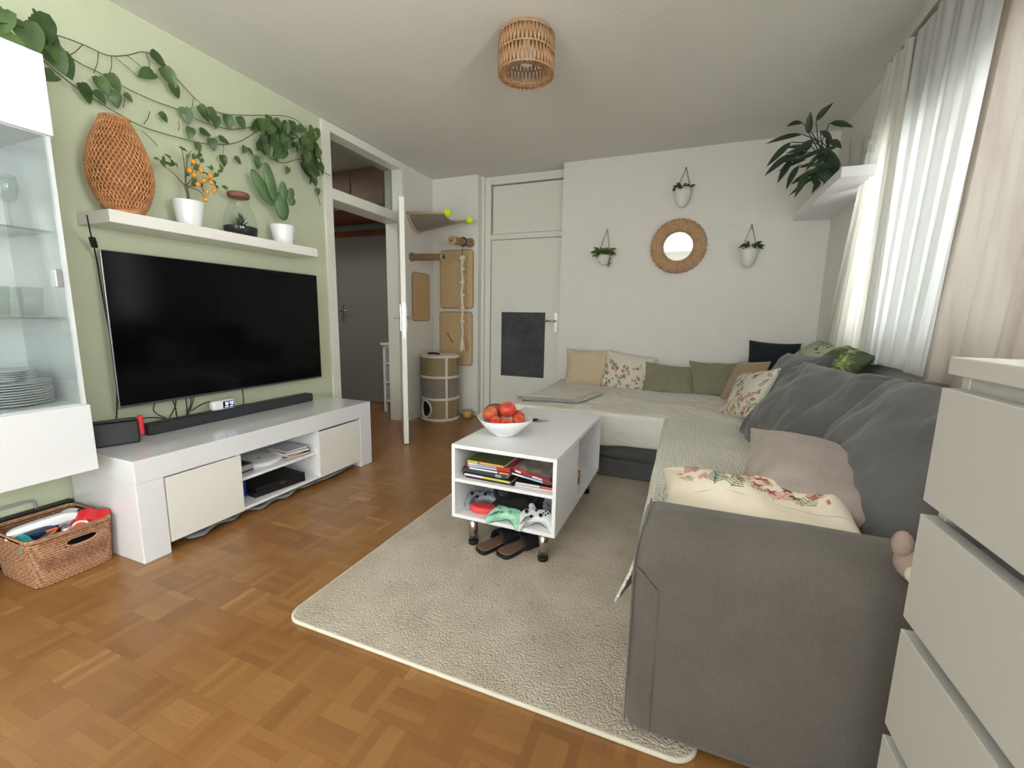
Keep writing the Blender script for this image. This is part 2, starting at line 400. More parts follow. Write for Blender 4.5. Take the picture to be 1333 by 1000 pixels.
def frame(c,right,up):
    r=V(right).normalized(); u=V(up); u=(u-r*u.dot(r)).normalized(); n=r.cross(u)
    m_=Matrix((r,u,n)).transposed().to_4x4(); m_.translation=V(c); return m_
def catmull(P,k=6):
    P=[V(p) for p in P]; Q=[P[0]*2-P[1]]+P+[P[-1]*2-P[-2]]; out=[]
    for i in range(1,len(Q)-2):
        for j in range(k):
            t=j/k; a,b,c,d=Q[i-1:i+3]
            out.append(.5*((2*b)+(c-a)*t+(2*a-5*b+4*c-d)*t*t+(3*b-a-3*c+d)*t**3))
    out.append(P[-1]); return out
def smooth2(P,k=5,closed=True):
    P=[V((p[0],p[1],0)) for p in P]; n=len(P); out=[]
    for i in range(n):
        a,b,c,d=P[i-1],P[i],P[(i+1)%n],P[(i+2)%n]
        for j in range(k):
            t=j/k; q=.5*((2*b)+(c-a)*t+(2*a-5*b+4*c-d)*t*t+(3*b-a-3*c+d)*t**3); out.append((q.x,q.y))
    return out
# ------------------------------------------------------------------ the room
H=2.5; W=3.577; YM=4.126; Y1=4.171; YB=-1.9
def S(name,parts,mat):
    b=MB()
    for p in parts: b.box(*p)
    o=b.build(name,mat); o['kind']='structure'; return o
S('floor',[((-1.8,YB,-.1),(W+.15,4.6,0))],'parquet')
S('ceiling',[((-1.8,YB,H),(W+.15,4.6,H+.1))],'ceil')
S('wall_left',[((-.17,YB,0),(0,2.64,H))],'wall_green')
S('wall_left_far',[((-.17,3.65,0),(0,Y1+.1,H))],'wall_white')
S('wall_far_pillar',[((-.17,Y1,0),(.5417,Y1+.2,H))],'wall_white')
S('wall_far_recess',[((.5417,4.36,0),(1.4456,4.46,H))],'wall_white')
S('wall_far',[((1.4456,YM,0),(W,YM+.35,H))],'wall_white')
WY0,WY1,WZ0,WZ1=.05,3.25,.93,2.02  # near end stretched beyond its visible part to admit added fill light
QY0,QY1,QZ0,QZ1=-1.7,-.35,.12,2.2
S('wall_right',[((W,YB,0),(W+.16,QY0,H)),((W,QY1,0),(W+.16,WY0,H)),((W,QY0,0),(W+.16,QY1,QZ0)),((W,QY0,QZ1),(W+.16,QY1,H)),((W,WY1,0),(W+.16,YM+.35,H)),((W,WY0,0),(W+.16,WY1,WZ0)),((W,WY0,WZ1),(W+.16,WY1,H))],'wall_white')
BX0,BX1,BZ0,BZ1=.5,2.7,.35,2.2
S('wall_back',[((-.17,YB-.15,0),(BX0,YB,H)),((BX1,YB-.15,0),(W+.16,YB,H)),((BX0,YB-.15,0),(BX1,YB,BZ0)),((BX0,YB-.15,BZ1),(BX1,YB,H))],'wall_white')
S('trim_1',[((0,3.66,0),(.012,Y1-.002,.05))],'trim')
S('trim_2',[((.012,Y1-.012,0),(.54,Y1,.05))],'trim')
# windows: frame, mullion, pane
def window(name,mk,pane):
    w=mk.build(name,'trim'); w['kind']='structure'; p=pane.build('pane','glass',w); return w
b=MB(); X0=W+.06
for a,c in(((X0,WY0,WZ0),(X0+.07,WY1,WZ0+.06)),((X0,WY0,WZ1-.06),(X0+.07,WY1,WZ1)),((X0,WY0,WZ0),(X0+.07,WY0+.06,WZ1)),((X0,WY1-.06,WZ0),(X0+.07,WY1,WZ1)),((X0,2.25,WZ0),(X0+.07,2.35,WZ1)),((X0,1.15,WZ0),(X0+.07,1.25,WZ1))): b.box(a,c)
p=MB().box((X0+.03,WY0+.05,WZ0+.05),(X0+.036,WY1-.05,WZ1-.05)); window('window_1',b,p)
b=MB(); Y0=YB-.1
for a,c in(((BX0,Y0,BZ0),(BX1,Y0+.06,BZ0+.07)),((BX0,Y0,BZ1-.07),(BX1,Y0+.06,BZ1)),((BX0,Y0,BZ0),(BX0+.07,Y0+.06,BZ1)),((BX1-.07,Y0,BZ0),(BX1,Y0+.06,BZ1)),((1.55,Y0,BZ0),(1.65,Y0+.06,BZ1))): b.box(a,c)
p=MB().box((BX0+.05,Y0+.02,BZ0+.05),(BX1-.05,Y0+.026,BZ1-.05)); window('window_2',b,p)
o=MB().box((W-.06,WY0-.05,WZ0-.06),(W+.06,WY1+.05,WZ0-.03),.004).build('trim_3','trim'); o['kind']='structure'
b=MB()
for a,c in(((X0,QY0,QZ0),(X0+.07,QY1,QZ0+.08)),((X0,QY0,QZ1-.08),(X0+.07,QY1,QZ1)),((X0,QY0,QZ0),(X0+.07,QY0+.08,QZ1)),((X0,QY1-.08,QZ0),(X0+.07,QY1,QZ1))): b.box(a,c)
p=MB().box((X0+.03,QY0+.05,QZ0+.05),(X0+.036,QY1-.05,QZ1-.05)); window('added_window_3',b,p)  # unseen window behind the camera, added to let side light in
# outside slatted blind
bl=empty('window_blind','white slatted blind hanging outside the curtained window','blind',(W+.2,WY0,WZ1))
b=MB()
for i in range(18): 
    z=WZ1-.05-i*.058; b.box((-.026,0,-.001),(.026,WY1-WY0-.04,.001),mx=Matrix.Translation((W+.2,WY0+.02,z))@Matrix.Rotation(.45,4,'Y'))
b.build('slats','white_plastic',bl)
MB().box((W+.17,WY0,WZ1-.02),(W+.23,WY1,WZ1+.02),.003).build('head_rail','white_plastic',bl)
# ---- door 1 : frame with transom, open leaf
b=MB(); D0,D1=2.72,3.60
b.box((-.18,2.64,0),(.018,D0,H-.005),.004); b.box((-.18,D1,0),(.018,3.66,H-.005),.004)
b.box((-.18,D0,2.43),(.018,D1,H-.005),.004); b.box((-.18,D0,1.95),(.018,D1,2.03),.004)
d1=b.build('door_frame','trim'); d1.name='door_1'; WORLD['door_1']=Matrix.Identity(4); d1['kind']='structure'
MB().box((-.10,D0,2.03),(-.094,D1,2.43)).build('transom_pane','glass_dark',d1)
hinge=V((-.02,3.60,0)); free=V((.49,2.935,0)); dd=(free-hinge); L=dd.length; dd.normalize(); nn=V((-dd.y,dd.x,0))
fm=Matrix((dd,nn,V((0,0,1)))).transposed().to_4x4(); fm.translation=hinge
leaf=MB().box((0,-.02,.008),(L,.02,1.985),.003,mx=fm).build('door_leaf','trim',d1)
b=MB(); 
for s_ in(-1,1):
    b.box((L-.075,s_*.02,.95),(L-.035,s_*.026,1.16),.002,mx=fm)
    b.tube([fm@V((L-.055,s_*.022,1.06)),fm@V((L-.055,s_*.065,1.06)),fm@V((L-.06,s_*.07,1.06)),fm@V((L-.165,s_*.07,1.06))],.009,8)
b.build('door_handle','alu',leaf)
MB().box((L-.002,-.011,.90),(L+.001,.011,1.17),mx=fm).build('lock_plate','alu',leaf)
# ---- door 2 in the recess
YD=4.30
b=MB()
b.box((.5417,YD-.05,0),(.57,YD+.055,H-.002)); b.box((.57,YD-.02,0),(.63,YD+.055,H-.003),.004)
b.box((.631,YD-.02,2.42),(1.445,YD+.055,H-.002),.004); b.box((.63,YD-.01,1.875),(1.445,YD+.055,1.93),.004)
b.box((1.40,YD-.01,0),(1.4456,YD+.055,1.875))
d2=b.build('door_2','trim'); d2['kind']='structure'
MB().box((.645,YD+.005,1.935),(1.44,YD+.05,2.41),.004).build('upper_panel','trim',d2)
lf=MB().box((.635,YD+.003,.01),(1.40,YD+.05,1.872),.004).build('door_leaf','trim',d2)
b=MB().box((1.345,YD-.004,.93),(1.385,YD+.003,1.13),.002)
b.tube([(1.365,YD,1.045),(1.365,YD-.05,1.045),(1.36,YD-.055,1.045),(1.25,YD-.055,1.045)],.009,8); b.build('door_handle','alu',lf)
b=MB().box((.761,YD-.0015,.447),(1.25,YD+.004,1.13)); cb_=b.build('chalkboard','chalk'); 
tag(cb_,'black chalkboard sheet with faint chalk doodles on the white recessed door','chalkboard')
b=MB(); yy=YD-.0025
def arc(cx,cz,rx,rz,a0,a1,n=26,tw=0): return [V((cx+rx*(1+tw*i/n)*math.cos(a0+(a1-a0)*i/n),yy,cz+rz*(1+tw*i/n)*math.sin(a0+(a1-a0)*i/n))) for i in range(n+1)]
for pts in(arc(.99,.98,.07,.075,0,6.2),arc(.99,.98,.045,.05,.5,7.4,30,-.5),arc(.99,.98,.02,.02,0,6.2,12),arc(1.03,.86,.19,.23,2.0,3.3),arc(1.03,.92,.15,.17,.9,2.3),arc(.99,.885,.016,.016,0,6.2,12),[V((.765,yy,.79)),V((1.245,yy,.792))]):
    b.tube(pts,.0022,4,flat=.25)
b.build('chalk_drawing','chalkline',cb_)
# ---- hall beyond door 1
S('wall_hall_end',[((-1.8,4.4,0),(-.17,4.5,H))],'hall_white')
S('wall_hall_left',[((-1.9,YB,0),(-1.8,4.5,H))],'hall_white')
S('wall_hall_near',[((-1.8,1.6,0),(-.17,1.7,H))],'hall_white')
hd=MB().box((-1.62,4.25,.005),(-.60,4.29,1.99),.004).build('door_3','grey_wall'); hd['kind']='structure'
b=MB().box((-1.372,4.243,.98),(-1.335,4.25,1.2),.002); b.tube([(-1.353,4.246,1.115),(-1.353,4.2,1.115),(-1.35,4.195,1.115),(-1.24,4.195,1.115)],.009,8); b.build('door_handle','alu',hd)
MB().cyl((-1.40,4.25,1.44),(-1.40,4.238,1.44),.012).build('peephole','gold',hd)
S('trim_4',[((-1.80,4.25,1.99),(-.17,4.40,2.06))],'brown_wood')
lo=MB().box((-1.79,3.6,2.12),(-.19,4.24,2.49),.006); lo=lo.build('loft_cupboard','brown_wood'); tag(lo,'brown wooden loft cupboard above the grey hall door','cupboard')
b=MB()
for i in range(4): b.box((-1.77+i*.40,3.585,2.14),(-1.39+i*.40,3.6,2.47),.004)
b.build('door_panels','brown_wood',lo)
ch=empty('chest_of_drawers','narrow white chest of drawers standing in the hall past the open door','chest of drawers',(-.35,4.02,0))
b=MB(); X_,XX,YY,YZ=-.485,-.19,3.89,4.2
b.box((X_-.02,YY-.02,.75),(XX,YZ,.775),.003)
for x_ in(X_,XX-.03):
    for y_ in(YY,YZ-.03): b.box((x_,y_,0),(x_+.03,y_+.03,.75))
for z in(.12,.33,.54,.72): b.box((X_,YY,z),(XX,YY+.02,z+.02)); 
b.build('frame','matte_white',ch)
for z in(.14,.35,.56): 
    dr=MB().box((X_+.032,YY+.006,z+.004),(XX-.032,YY+.24,z+.172 if z<.5 else z+.155),.003).build('drawer','hall_white',ch)
hv=empty('hall_vase','dark slim vase on the white hall chest','vase',(-.33,4.0,.775)); MB().lathe([(0,0),(.03,0),(.045,.05),(.02,.12),(.028,.15),(.02,.15)],(-.38,3.98,.776),16).build('vase_body','black_plastic',hv)
hl=MB().lathe([(.03,0),(.085,.09),(.08,.09),(.028,.0)],n=20,mx=Matrix.Translation((-.52,4.22,1.32))@Matrix.Rotation(.9,4,'X')@Matrix.Rotation(.3,4,'Y')).build('wall_lamp_shade','black_plastic'); tag(hl,'small dark tilted lamp shade on the hall wall above the chest','lamp')
MB().cyl((-.52,4.2,1.3),(-.52,4.25,1.27),.01).build('lamp_arm','black_plastic',hl)
# ------------------------------------------------------------------ television corner
tv=empty('television','large flat television mounted on the green wall','television',(.06,1.8,.6))
ty0,ty1,tz0,tz1=1.187,2.441,.608,1.351
MB().box((.088,ty0,tz0),(.10,ty1,tz1),.003).build('casing','bezel',tv)
MB().box((.05,ty0+.03,tz0+.05),(.088,ty1-.03,tz1-.12),.01).build('rear_housing','black_plastic',tv)
MB().box((.099,ty0+.005,tz0+.012),(.1012,ty1-.004,tz1-.004)).build('screen','screen',tv)
MB().box((.002,1.6,.8),(.045,2.05,1.2)).build('wall_mount','black_plastic',tv)
cn=empty('tv_console','low glossy white media console under the television','tv console',(.28,1.7,0))
cy0,cy1,cx0,cx1,cz=1.008,2.465,.03,.52,.4575
b=MB().box((cx0,cy0,.356),(cx1,cy1,cz),.003); b.build('top','gloss',cn)
b=MB().box((cx0,cy0,0),(cx1,cy0+.107,.356),.003); b.build('side_panel','gloss',cn)
b=MB().box((cx0,cy1-.112,0),(cx1,cy1,.356),.003); b.build('side_panel','gloss',cn)
MB().box((cx0,cy0+.107,.055),(cx0+.012,cy1-.112,.356)).build('back_panel','matte_white',cn)
MB().box((cx0,cy0+.107,.045),(cx1-.012,cy1-.112,.06)).build('bottom_board','matte_white',cn)
MB().box((cx0+.012,1.468,.2),(cx1-.025,1.985,.215),.001).build('shelf','matte_white',cn)
MB().box((cx0+.012,1.455,.06),(cx1-.014,1.47,.356)).build('divider','matte_white',cn)
MB().box((cx0+.012,1.984,.06),(cx1-.014,1.999,.356)).build('divider','matte_white',cn)
MB().box((cx1-.016,cy0+.112,.047),(cx1-.002,1.472,.350),.002).build('door','gloss_cream',cn)
MB().box((cx1-.016,1.983,.047),(cx1-.002,cy1-.117,.345),.002).build('door','gloss_cream',cn)
# grey mat pushed under the console
b=MB(); b.grid(lambda u,v:V((.20+.30*u+(.012*math.sin(v*17)+.010*math.sin(v*41))*u,1.2+1.12*v,.007+.014*abs(math.sin(v*23+u*5))+.012*abs(math.sin(v*9)))),10,80)
o=b.build('floor_mat','greyfelt',solid=.006); tag(o,'crumpled grey mat lying under the white media console','mat')
sb=empty('soundbar','long black soundbar on the white console below the television','soundbar',(.12,1.78,cz))
MB().box((.085,1.27,cz+.001),(.155,2.30,cz+.056),.008).build('body','speaker',sb)
MB().box((.09,1.28,cz+.0555),(.15,2.29,cz+.0575),.001).build('top_plate','black_plastic',sb)
ck=empty('alarm_clock','small white digital alarm clock standing on the soundbar','clock',(.12,1.66,cz+.058))
MB().box((.10,1.60,cz+.058),(.145,1.735,cz+.115),.016,4).build('case','white_plastic',ck)
ds=MB().box((.144,1.655,cz+.067),(.1465,1.722,cz+.107),.001).build('display','disp',ck)
b=MB(); seg={'0':'abcdef','6':'acdefg','1':'bc','5':'acdfg','4':'bcfg','2':'abdeg'}
def seven(b,ch_,y,z,w,h,x):
    t=w*.22
    R={'a':(0,h-t,w,h),'d':(0,0,w,t),'g':(0,h/2-t/2,w,h/2+t/2),'b':(w-t,h/2,w,h),'c':(w-t,0,w,h/2),'e':(0,0,t,h/2),'f':(0,h/2,t,h)}
    for k in seg[ch_]: a=R[k]; b.box((x,y+a[0],z+a[1]),(x+.0006,y+a[2],z+a[3]))
for i,c_ in enumerate('16'): seven(b,c_,1.662+i*.013,cz+.084,.009,.018,.1466)
for i,c_ in enumerate('40'): seven(b,c_,1.694+i*.013,cz+.084,.009,.018,.1466)
b.box((.1466,1.687,cz+.088),(.1472,1.689,cz+.09)); b.box((.1466,1.687,cz+.096),(.1472,1.689,cz+.098))
b.box((.1466,1.664,cz+.073),(.1472,1.684,cz+.077)); b.box((.1466,1.694,cz+.073),(.1472,1.712,cz+.077))
b.build('digits','digits',ds)
dk=empty('game_console_dock','black handheld game console dock with red and teal grips','game console',(.15,1.12,cz))
mxk=Matrix.Translation((.17,1.125,cz+.001))@Matrix.Rotation(-.38,4,'Z')
MB().box((-.03,-.085,0),(.03,.085,.105),.006,mx=mxk).build('dock','black_plastic',dk)
MB().box((-.012,-.08,.105),(.008,.08,.118),.003,mx=mxk).build('tablet','black_plastic',dk)
MB().box((-.01,-.105,.03),(.012,-.083,.125),.006,mx=mxk).build('grip','teal',dk); MB().box((-.01,.083,.03),(.012,.105,.125),.006,mx=mxk).build('grip','red',dk)
# cables
def cable(name,pts,label,r=.0028,mat='cable',cat='cable',group=None,k=6):
    o=MB().tube(catmull(pts,k),r,6).build(name,mat); tag(o,label,cat,group); return o
g='black cables hanging behind the television'
for i,(a,bb) in enumerate([(1.72,1.75),(1.76,1.72),(1.80,1.79),(1.83,1.81),(1.86,1.80)]):
    cable('power_cable',[(.03,a-.28,.66),(.035,(a+bb)/2-.27,.57),(.03,bb-.27+random.uniform(-.02,.02),.50),(.04,bb-.27,cz+.004)],'thin black cable dropping below the television behind the soundbar',group=g)
cable('power_cable',[(.03,1.40,.64),(.04,1.36,.56),(.045,1.42,.50),(.05,1.44,cz+.004)],'black cable bending down behind the left end of the soundbar')
cable('power_cable',[(.07,1.22,cz+.05),(.05,1.27,cz+.075),(.045,1.38,cz+.06),(.04,1.46,cz+.005)],'black cable arching between the console dock and the soundbar')
cable('power_cable',[(.03,1.55,.52),(.035,1.64,.555),(.03,1.75,.53),(.03,1.82,.47)],'black cable arching behind the soundbar near the white clock')
cable('power_cable',[(.03,1.86,.63),(.03,1.865,.55),(.03,1.86,cz+.004)],'single black cable hanging straight down behind the soundbar')
cable('power_cable',[(.09,1.21,cz+.004),(.14,1.225,cz+.006),(.13,1.25,cz+.02),(.10,1.262,cz+.005)],'short black cable loop beside the left soundbar end')
lc=cable('lamp_cord',[at(113,280,x=.245),at(117,300,x=.2),at(121,316,x=.1),at(127,345,x=.02),at(131,370,x=.012),at(140,420,x=.012),at(150,470,x=.012),at(152,520,x=.02),at(152,560,x=.03)+V((0,0,.02))],'black lamp cord running from the shelf down beside the television',r=.003,cat='cord')
p0=at(119,307,x=.14);p1=at(124,324,x=.075)
MB().box((-.012,-.009,-.03),(.012,.009,.03),.005,mx=Matrix.Translation((p0+p1)/2)@(p1-p0).to_track_quat('Z','Y').to_matrix().to_4x4()).build('switch','black_plastic',lc)
# things inside the console shelves
def discbox(name,label,c,sz,mat,rz=0,parts=()):
    e=empty(name,label,'console' if 'console' in name else 'box',c)
    mx=Matrix.Translation(V(c))@Matrix.Rotation(rz,4,'Z')
    MB().box((-sz[0]/2,-sz[1]/2,0),(sz[0]/2,sz[1]/2,sz[2]),.003,mx=mx).build('case',mat,e); return e,mx
e,mx=discbox('game_console','flat black game console on the lower console shelf',(.35,1.745,.0615),(.26,.31,.028),'black_plastic',-.12)
MB().box((-.125,-.15,.030),(.135,.15,.056),.003,mx=mx).build('upper_shell','black_plastic',e)
MB().box((.1301,-.01,.036),(.1355,.02,.044),mx=mx).build('disc_slot','bezel',e)
e,mx=discbox('game_case_box','deep blue box at the left of the lower console shelf',(.27,1.53,.0615),(.24,.10,.115),'blue')
e,mx=discbox('media_player','stacked grey media player with dark slots on the left upper console shelf',(.38,1.525,.2165),(.18,.095,.05),'grey_plastic')
MB().box((.0901,-.045,.015),(.0915,.045,.024),mx=mx).build('slot','black_plastic',e); MB().box((-.09,-.0475,.0505),(.08,.0475,.056),.002,mx=mx).build('top_plate','black_plastic',e)
e,mx=discbox('set_top_box','dark flat box lying behind the grey media player',(.2,1.56,.2165),(.14,.16,.04),'black_plastic')
rt=empty('wifi_router','rounded white router lying on the upper console shelf','router',(.33,1.67,.2165))
ro=[(.13*math.cos(a)*(1+.12*math.cos(2*a)),.10*math.sin(a)) for a in [2*PI*i/40 for i in range(40)]]
MB().prism(ro,0,.028,.012,3,mx=Matrix.Translation((.35,1.685,.2165))@Matrix.Rotation(1.35,4,'Z')@Matrix.Rotation(.05,4,'X'),smooth=True).build('body','white_plastic',rt)
MB().cyl((.36,1.69,.244),(.36,1.69,.248),.008).build('button','grey_plastic',rt)
def book(name,label,c,sz,cover,rz=0,group=None,cat='book',tilt=0,top=None):
    e=empty(name,label,cat,c,group); mx=Matrix.Translation(V(c))@Matrix.Rotation(rz,4,'Z')@Matrix.Rotation(tilt,4,'Y')
    a,b_,t=sz; cv=.0018
    bb=MB(); bb.box((-a/2,-b_/2,0),(a/2,b_/2,cv),mx=mx); bb.box((-a/2,-b_/2,t-cv),(a/2,b_/2,t),mx=mx); bb.box((-a/2,-b_/2,0),(-a/2+cv,b_/2,t),mx=mx)if False else bb.box((-a/2,-b_/2,0),(a/2,-b_/2+cv,t),mx=mx)
    bb.build('cover',cover,e)
    MB().box((-a/2+.003,-b_/2+cv,cv),(a/2-.003,b_/2-.003,t-cv),mx=mx).build('pages','paper',e)
    return e
def cov(r,g_,b_,c2=None,nm='book_cover'):
    m=NT(nm); m.set(Roughness=.35)
    if c2: 
        f=m.vor(m.coord(),26,out='Color'); bw=m.n('ShaderNodeRGBToBW'); m.l(f,bw.inputs[0]); m.color(m.ramp(bw.outputs[0],[(.3,rgb(r,g_,b_)),(.45,rgb(*c2)),(.62,rgb(r,g_,b_))]))
    else: m.color(rgb(r,g_,b_))
    return m.m
z=.2165
for i,(c_,lab,sz,rz) in enumerate([((40,44,60),'dark magazine at the bottom of the pile on the upper console shelf',(.2,.17,.012),-.1),((180,60,50),'reddish magazine in the middle of the console shelf pile',(.19,.17,.01),.06),((150,155,170),'grey blue magazine near the top of the console shelf pile',(.2,.16,.014),-.16),((190,192,200),'pale grey booklet topmost on the console shelf pile',(.18,.14,.008),-.05)]):
    book('magazine',lab,(.37,1.875,z),sz,cov(*c_),rz+PI,cat='magazine',group='magazines on the console shelf'); z+=sz[2]+.0006
o=MB().box((-.05,-.035,0),(.05,.035,.004),.001,mx=Matrix.Translation((.33,1.94,.0615))@Matrix.Rotation(.6,4,'Z')@Matrix.Rotation(.12,4,'X')).build('white_charger_pad','white_plastic'); tag(o,'small white pad lying right of the black game console','charger')
# ------------------------------------------------------------------ display cabinet
vc=empty('display_cabinet','white hanging display cabinet with a glass door at the left','cabinet',(.2,.65,.43))
vy0,vy1,vz0,vz1=.30,.950,.432,1.975
MB().box((.003,vy1-.018,vz0),(.378,vy1,vz1),.002).build('side_panel','gloss',vc)
MB().box((.003,vy0,vz0),(.378,vy0+.018,vz1),.002).build('side_panel','gloss',vc)
MB().box((.003,vy0+.018,vz1-.018),(.378,vy1-.018,vz1)).build('top_board','gloss',vc)
MB().box((.003,vy0+.018,vz0),(.378,vy1-.018,vz0+.018)).build('bottom_board','gloss',vc)
MB().box((.003,vy0+.018,.69),(.378,vy1-.018,.708)).build('middle_board','matte_white',vc)
MB().box((.003,vy0+.018,1.70),(.378,vy1-.018,1.718)).build('middle_board','matte_white',vc)
MB().box((.003,vy0+.018,vz0+.018),(.012,vy1-.018,vz1-.018)).build('back_panel','matte_white',vc)
MB().box((.380,vy0,vz0),(.400,vy1+.001,.700),.002).build('flap_door','gloss',vc)
MB().box((.380,vy0,1.703),(.400,vy1+.001,vz1),.002).build('flap_door','gloss',vc)
gd=MB().box((.384,vy0+.003,.704),(.389,vy1-.018,1.699)).build('glass_door','glass',vc)
MB().box((.383,vy1-.05,1.16),(.402,vy1-.03,1.225),.002).build('door_knob','alu',gd)
for z in(1.04,1.36): MB().box((.03,vy0+.018,z),(.36,vy1-.018,z+.007)).build('glass_shelf','glass',vc)
z=.7085
labp='white dinner plate in the stack behind the cabinet glass door'
pp=None
def plate_prof(r): return [(0,.003),(r*.55,.003),(r*.62,.004),(r*.98,.015),(r,.0175),(r*.97,.018),(r*.6,.0075),(0,.0065)]
e1=empty('dinner_plate',labp,'plate',(.22,.79,z),'large plates stacked in the display cabinet'); MB().lathe([(x_,zz) for x_,zz in plate_prof(.125)],(.22,.79,z),40).build('plate_body','plate',e1)
for i in range(1,9): copy_tree(e1,loc=(.22+random.uniform(-.003,.003),.79,z+i*.0095),label=labp)
z2=z+9*.0095+.004
lab2='small white side plate stacked on top of the large plates in the cabinet'
e2=empty('side_plate',lab2,'plate',(.22,.775,z2),'small plates on top of the large plates'); MB().lathe(plate_prof(.095),(.22,.775,z2),36).build('plate_body','plate',e2)
for i in range(1,5): copy_tree(e2,loc=(.22,.775+random.uniform(-.002,.002),z2+i*.008),label=lab2)
def glassware(name,label,c,r,h,stem,group,cat='glass'):
    e=empty(name,label,cat,c,group)
    if stem: pr=[(0,.002),(r*.8,.002),(r*.8,.004),(.004,.01),(.004,h*.45),(r*.7,h*.55),(r,h*.8),(r*.85,h),(r*.82,h),(r*.95,h*.8),(r*.65,h*.57),(0,h*.5)]
    else: pr=[(0,0),(r*.8,0),(r,h),(r*.95,h),(r*.74,.006),(0,.006)]
    MB().lathe(pr,c,20).build('glass_body','glass_thin',e); return e
gl='stemmed wine glass on the top glass shelf of the cabinet'; gs=[]
for i,(x_,y_) in enumerate([(.25,.86),(.25,.77),(.14,.84),(.14,.74)]):
    if i==0: g0=glassware('wine_glass',gl,(x_,y_,1.368),.034,.19,True,'wine glasses in the cabinet')
    else: copy_tree(g0,loc=(x_,y_,1.368),label=gl)
gl='clear tumbler on the middle glass shelf of the cabinet'
for i,(x_,y_) in enumerate([(.28,.87),(.28,.78),(.18,.85),(.18,.76)]):
    if i==0: g0=glassware('tumbler',gl,(x_,y_,1.048),.036,.11,False,'tumblers in the cabinet')
    else: copy_tree(g0,loc=(x_,y_,1.048),label=gl)
# ------------------------------------------------------------------ wicker basket
bk=empty('wicker_basket','brown wicker basket full of toys on the parquet beside the console','basket',(.22,.87,0))
bx0,bx1,by0,by1=.06,.345,.745,.985
b=MB(); HB=.195
def brect(z,g_=0):
    e=.018*z/HB+g_; x0,x1,y0,y1=bx0-e*.5,bx1+e,by0-e,by1+e*.25; pts=[]; r=.03
    for cx_,cy_,a0 in((x1-r,y1-r,0),(x0+r,y1-r,PI/2),(x0+r,y0+r,PI),(x1-r,y0+r,1.5*PI)):
        for k in range(5): a=a0+k*PI/8; pts.append((cx_+r*math.cos(a),cy_+r*math.sin(a)))
    out=[]
    for i in range(len(pts)):
        p=V(pts[i]); q=V(pts[(i+1)%len(pts)]); n=max(1,int((q-p).length/.0075))
        for k in range(n): out.append(p+(q-p)*k/n)
    return out
rows=27
for r_i in range(rows):
    z=.004+r_i*(HB-.008)/rows; ring=brect(z); run=[]
    ysp=[]
    segs=[];cur=[]
    for i,p in enumerate(ring):
        w_=.0022*(1 if (i+r_i)%2 else -1)
        inhole=(.135<z<.160) and p.x>bx1-.005 and .835<p.y<.935
        if inhole:
            if cur: segs.append(cur);cur=[]
        else:
            d=V((p.x-.2,p.y-.865)).normalized(); cur.append(V((p.x+d.x*w_,p.y+d.y*w_,z)))
    if segs:
        segs[0]=cur+segs[0]
        for s_ in segs:
            if len(s_)>2: b.tube(s_,.0042,5)
    else: b.tube(cur,.0042,5,closed=True)
b.build('woven_wall','wicker',bk)
b=MB()
for ring_i in(0,1,2): b.tube([V((p.x+.002*ring_i-.002,p.y,HB+.002+.004*(ring_i%2))) for p in brect(HB)],.006,6,closed=True)
b.build('rim','wicker',bk)
b=MB().box((bx0+.01,by0+.01,.002),(bx1-.01,by1-.01,.01)); b.build('bottom','wicker',bk)
b=MB().tube(arc(0,0,1,1,0,.1,2),.001,4) if False else MB()
pts=[V((bx1+.012,.835+.1*.5+.052*math.cos(a),.148+.02*math.sin(a))) for a in [2*PI*i/24 for i in range(24)]]
b.tube(pts,.005,6,closed=True); b.build('handle_rim','wicker',bk)
# toys
def T_(name,label,cat='toy',loc=(0,0,0),mx=None): return empty(name,label,cat,loc,'toys in the wicker basket',mx)
zt=.15
bagm=MB(); bagm.grid(lambda u,v:V((bx0+.015+(bx1-bx0-.03)*u,by0+.012+(by1-by0-.024)*v,.115+.02*mnoise.noise(V((u*6,v*6,0))))),20,20)
o=bagm.build('black_toy_cloth','black_matte',solid=.004); tag(o,'black cloth lining under the toys in the wicker basket','cloth')
tb=T_('toy_blaster','white and navy toy blaster lying in the basket',loc=(.15,.85,zt))
mxb=Matrix.Translation((.235,.83,.205))@Matrix.Rotation(1.30,4,'Z')@Matrix.Rotation(-.08,4,'Y')
MB().prism(smooth2([(-.11,-.012),(-.09,.022),(0,.030),(.07,.028),(.10,.012),(.10,-.005),(.03,-.008),(0,.0),(-.06,.0)],4),-.018,.018,.005,2,mx=mxb@Matrix.Rotation(PI/2,4,'X'),smooth=True).build('shell','white_plastic',tb)
MB().prism(smooth2([(-.09,-.005),(-.02,.005),(.03,-.005),(.02,-.045),(-.02,-.035),(-.05,-.06),(-.09,-.055)],4),-.015,.015,.004,2,mx=mxb@Matrix.Rotation(PI/2,4,'X'),smooth=True).build('grip','navy',tb)
MB().box((-.005,-.019,-.03),(.03,.019,-.016),.004,mx=mxb).build('trigger','orange',tb)
MB().cyl(mxb@V((.1,0,.005)),mxb@V((.125,0,.005)),.012).build('muzzle','orange',tb)
tt=T_('toy_tube','teal plastic toy tube at the left of the basket',loc=(.2,.75,zt)); MB().cyl((.18,.765,.185),(.30,.75,.17),.022).build('tube','teal',tt); MB().cyl((.30,.75,.17),(.318,.748,.168),.026).build('end_cap','teal',tt)
tc=T_('toy_car','red toy vehicle with white trim at the right of the basket',loc=(.27,.93,zt))
mxc=Matrix.Translation((.29,.935,.195))@Matrix.Rotation(.9,4,'Z')@Matrix.Rotation(.5,4,'X')@Matrix.Rotation(-.3,4,'Y')
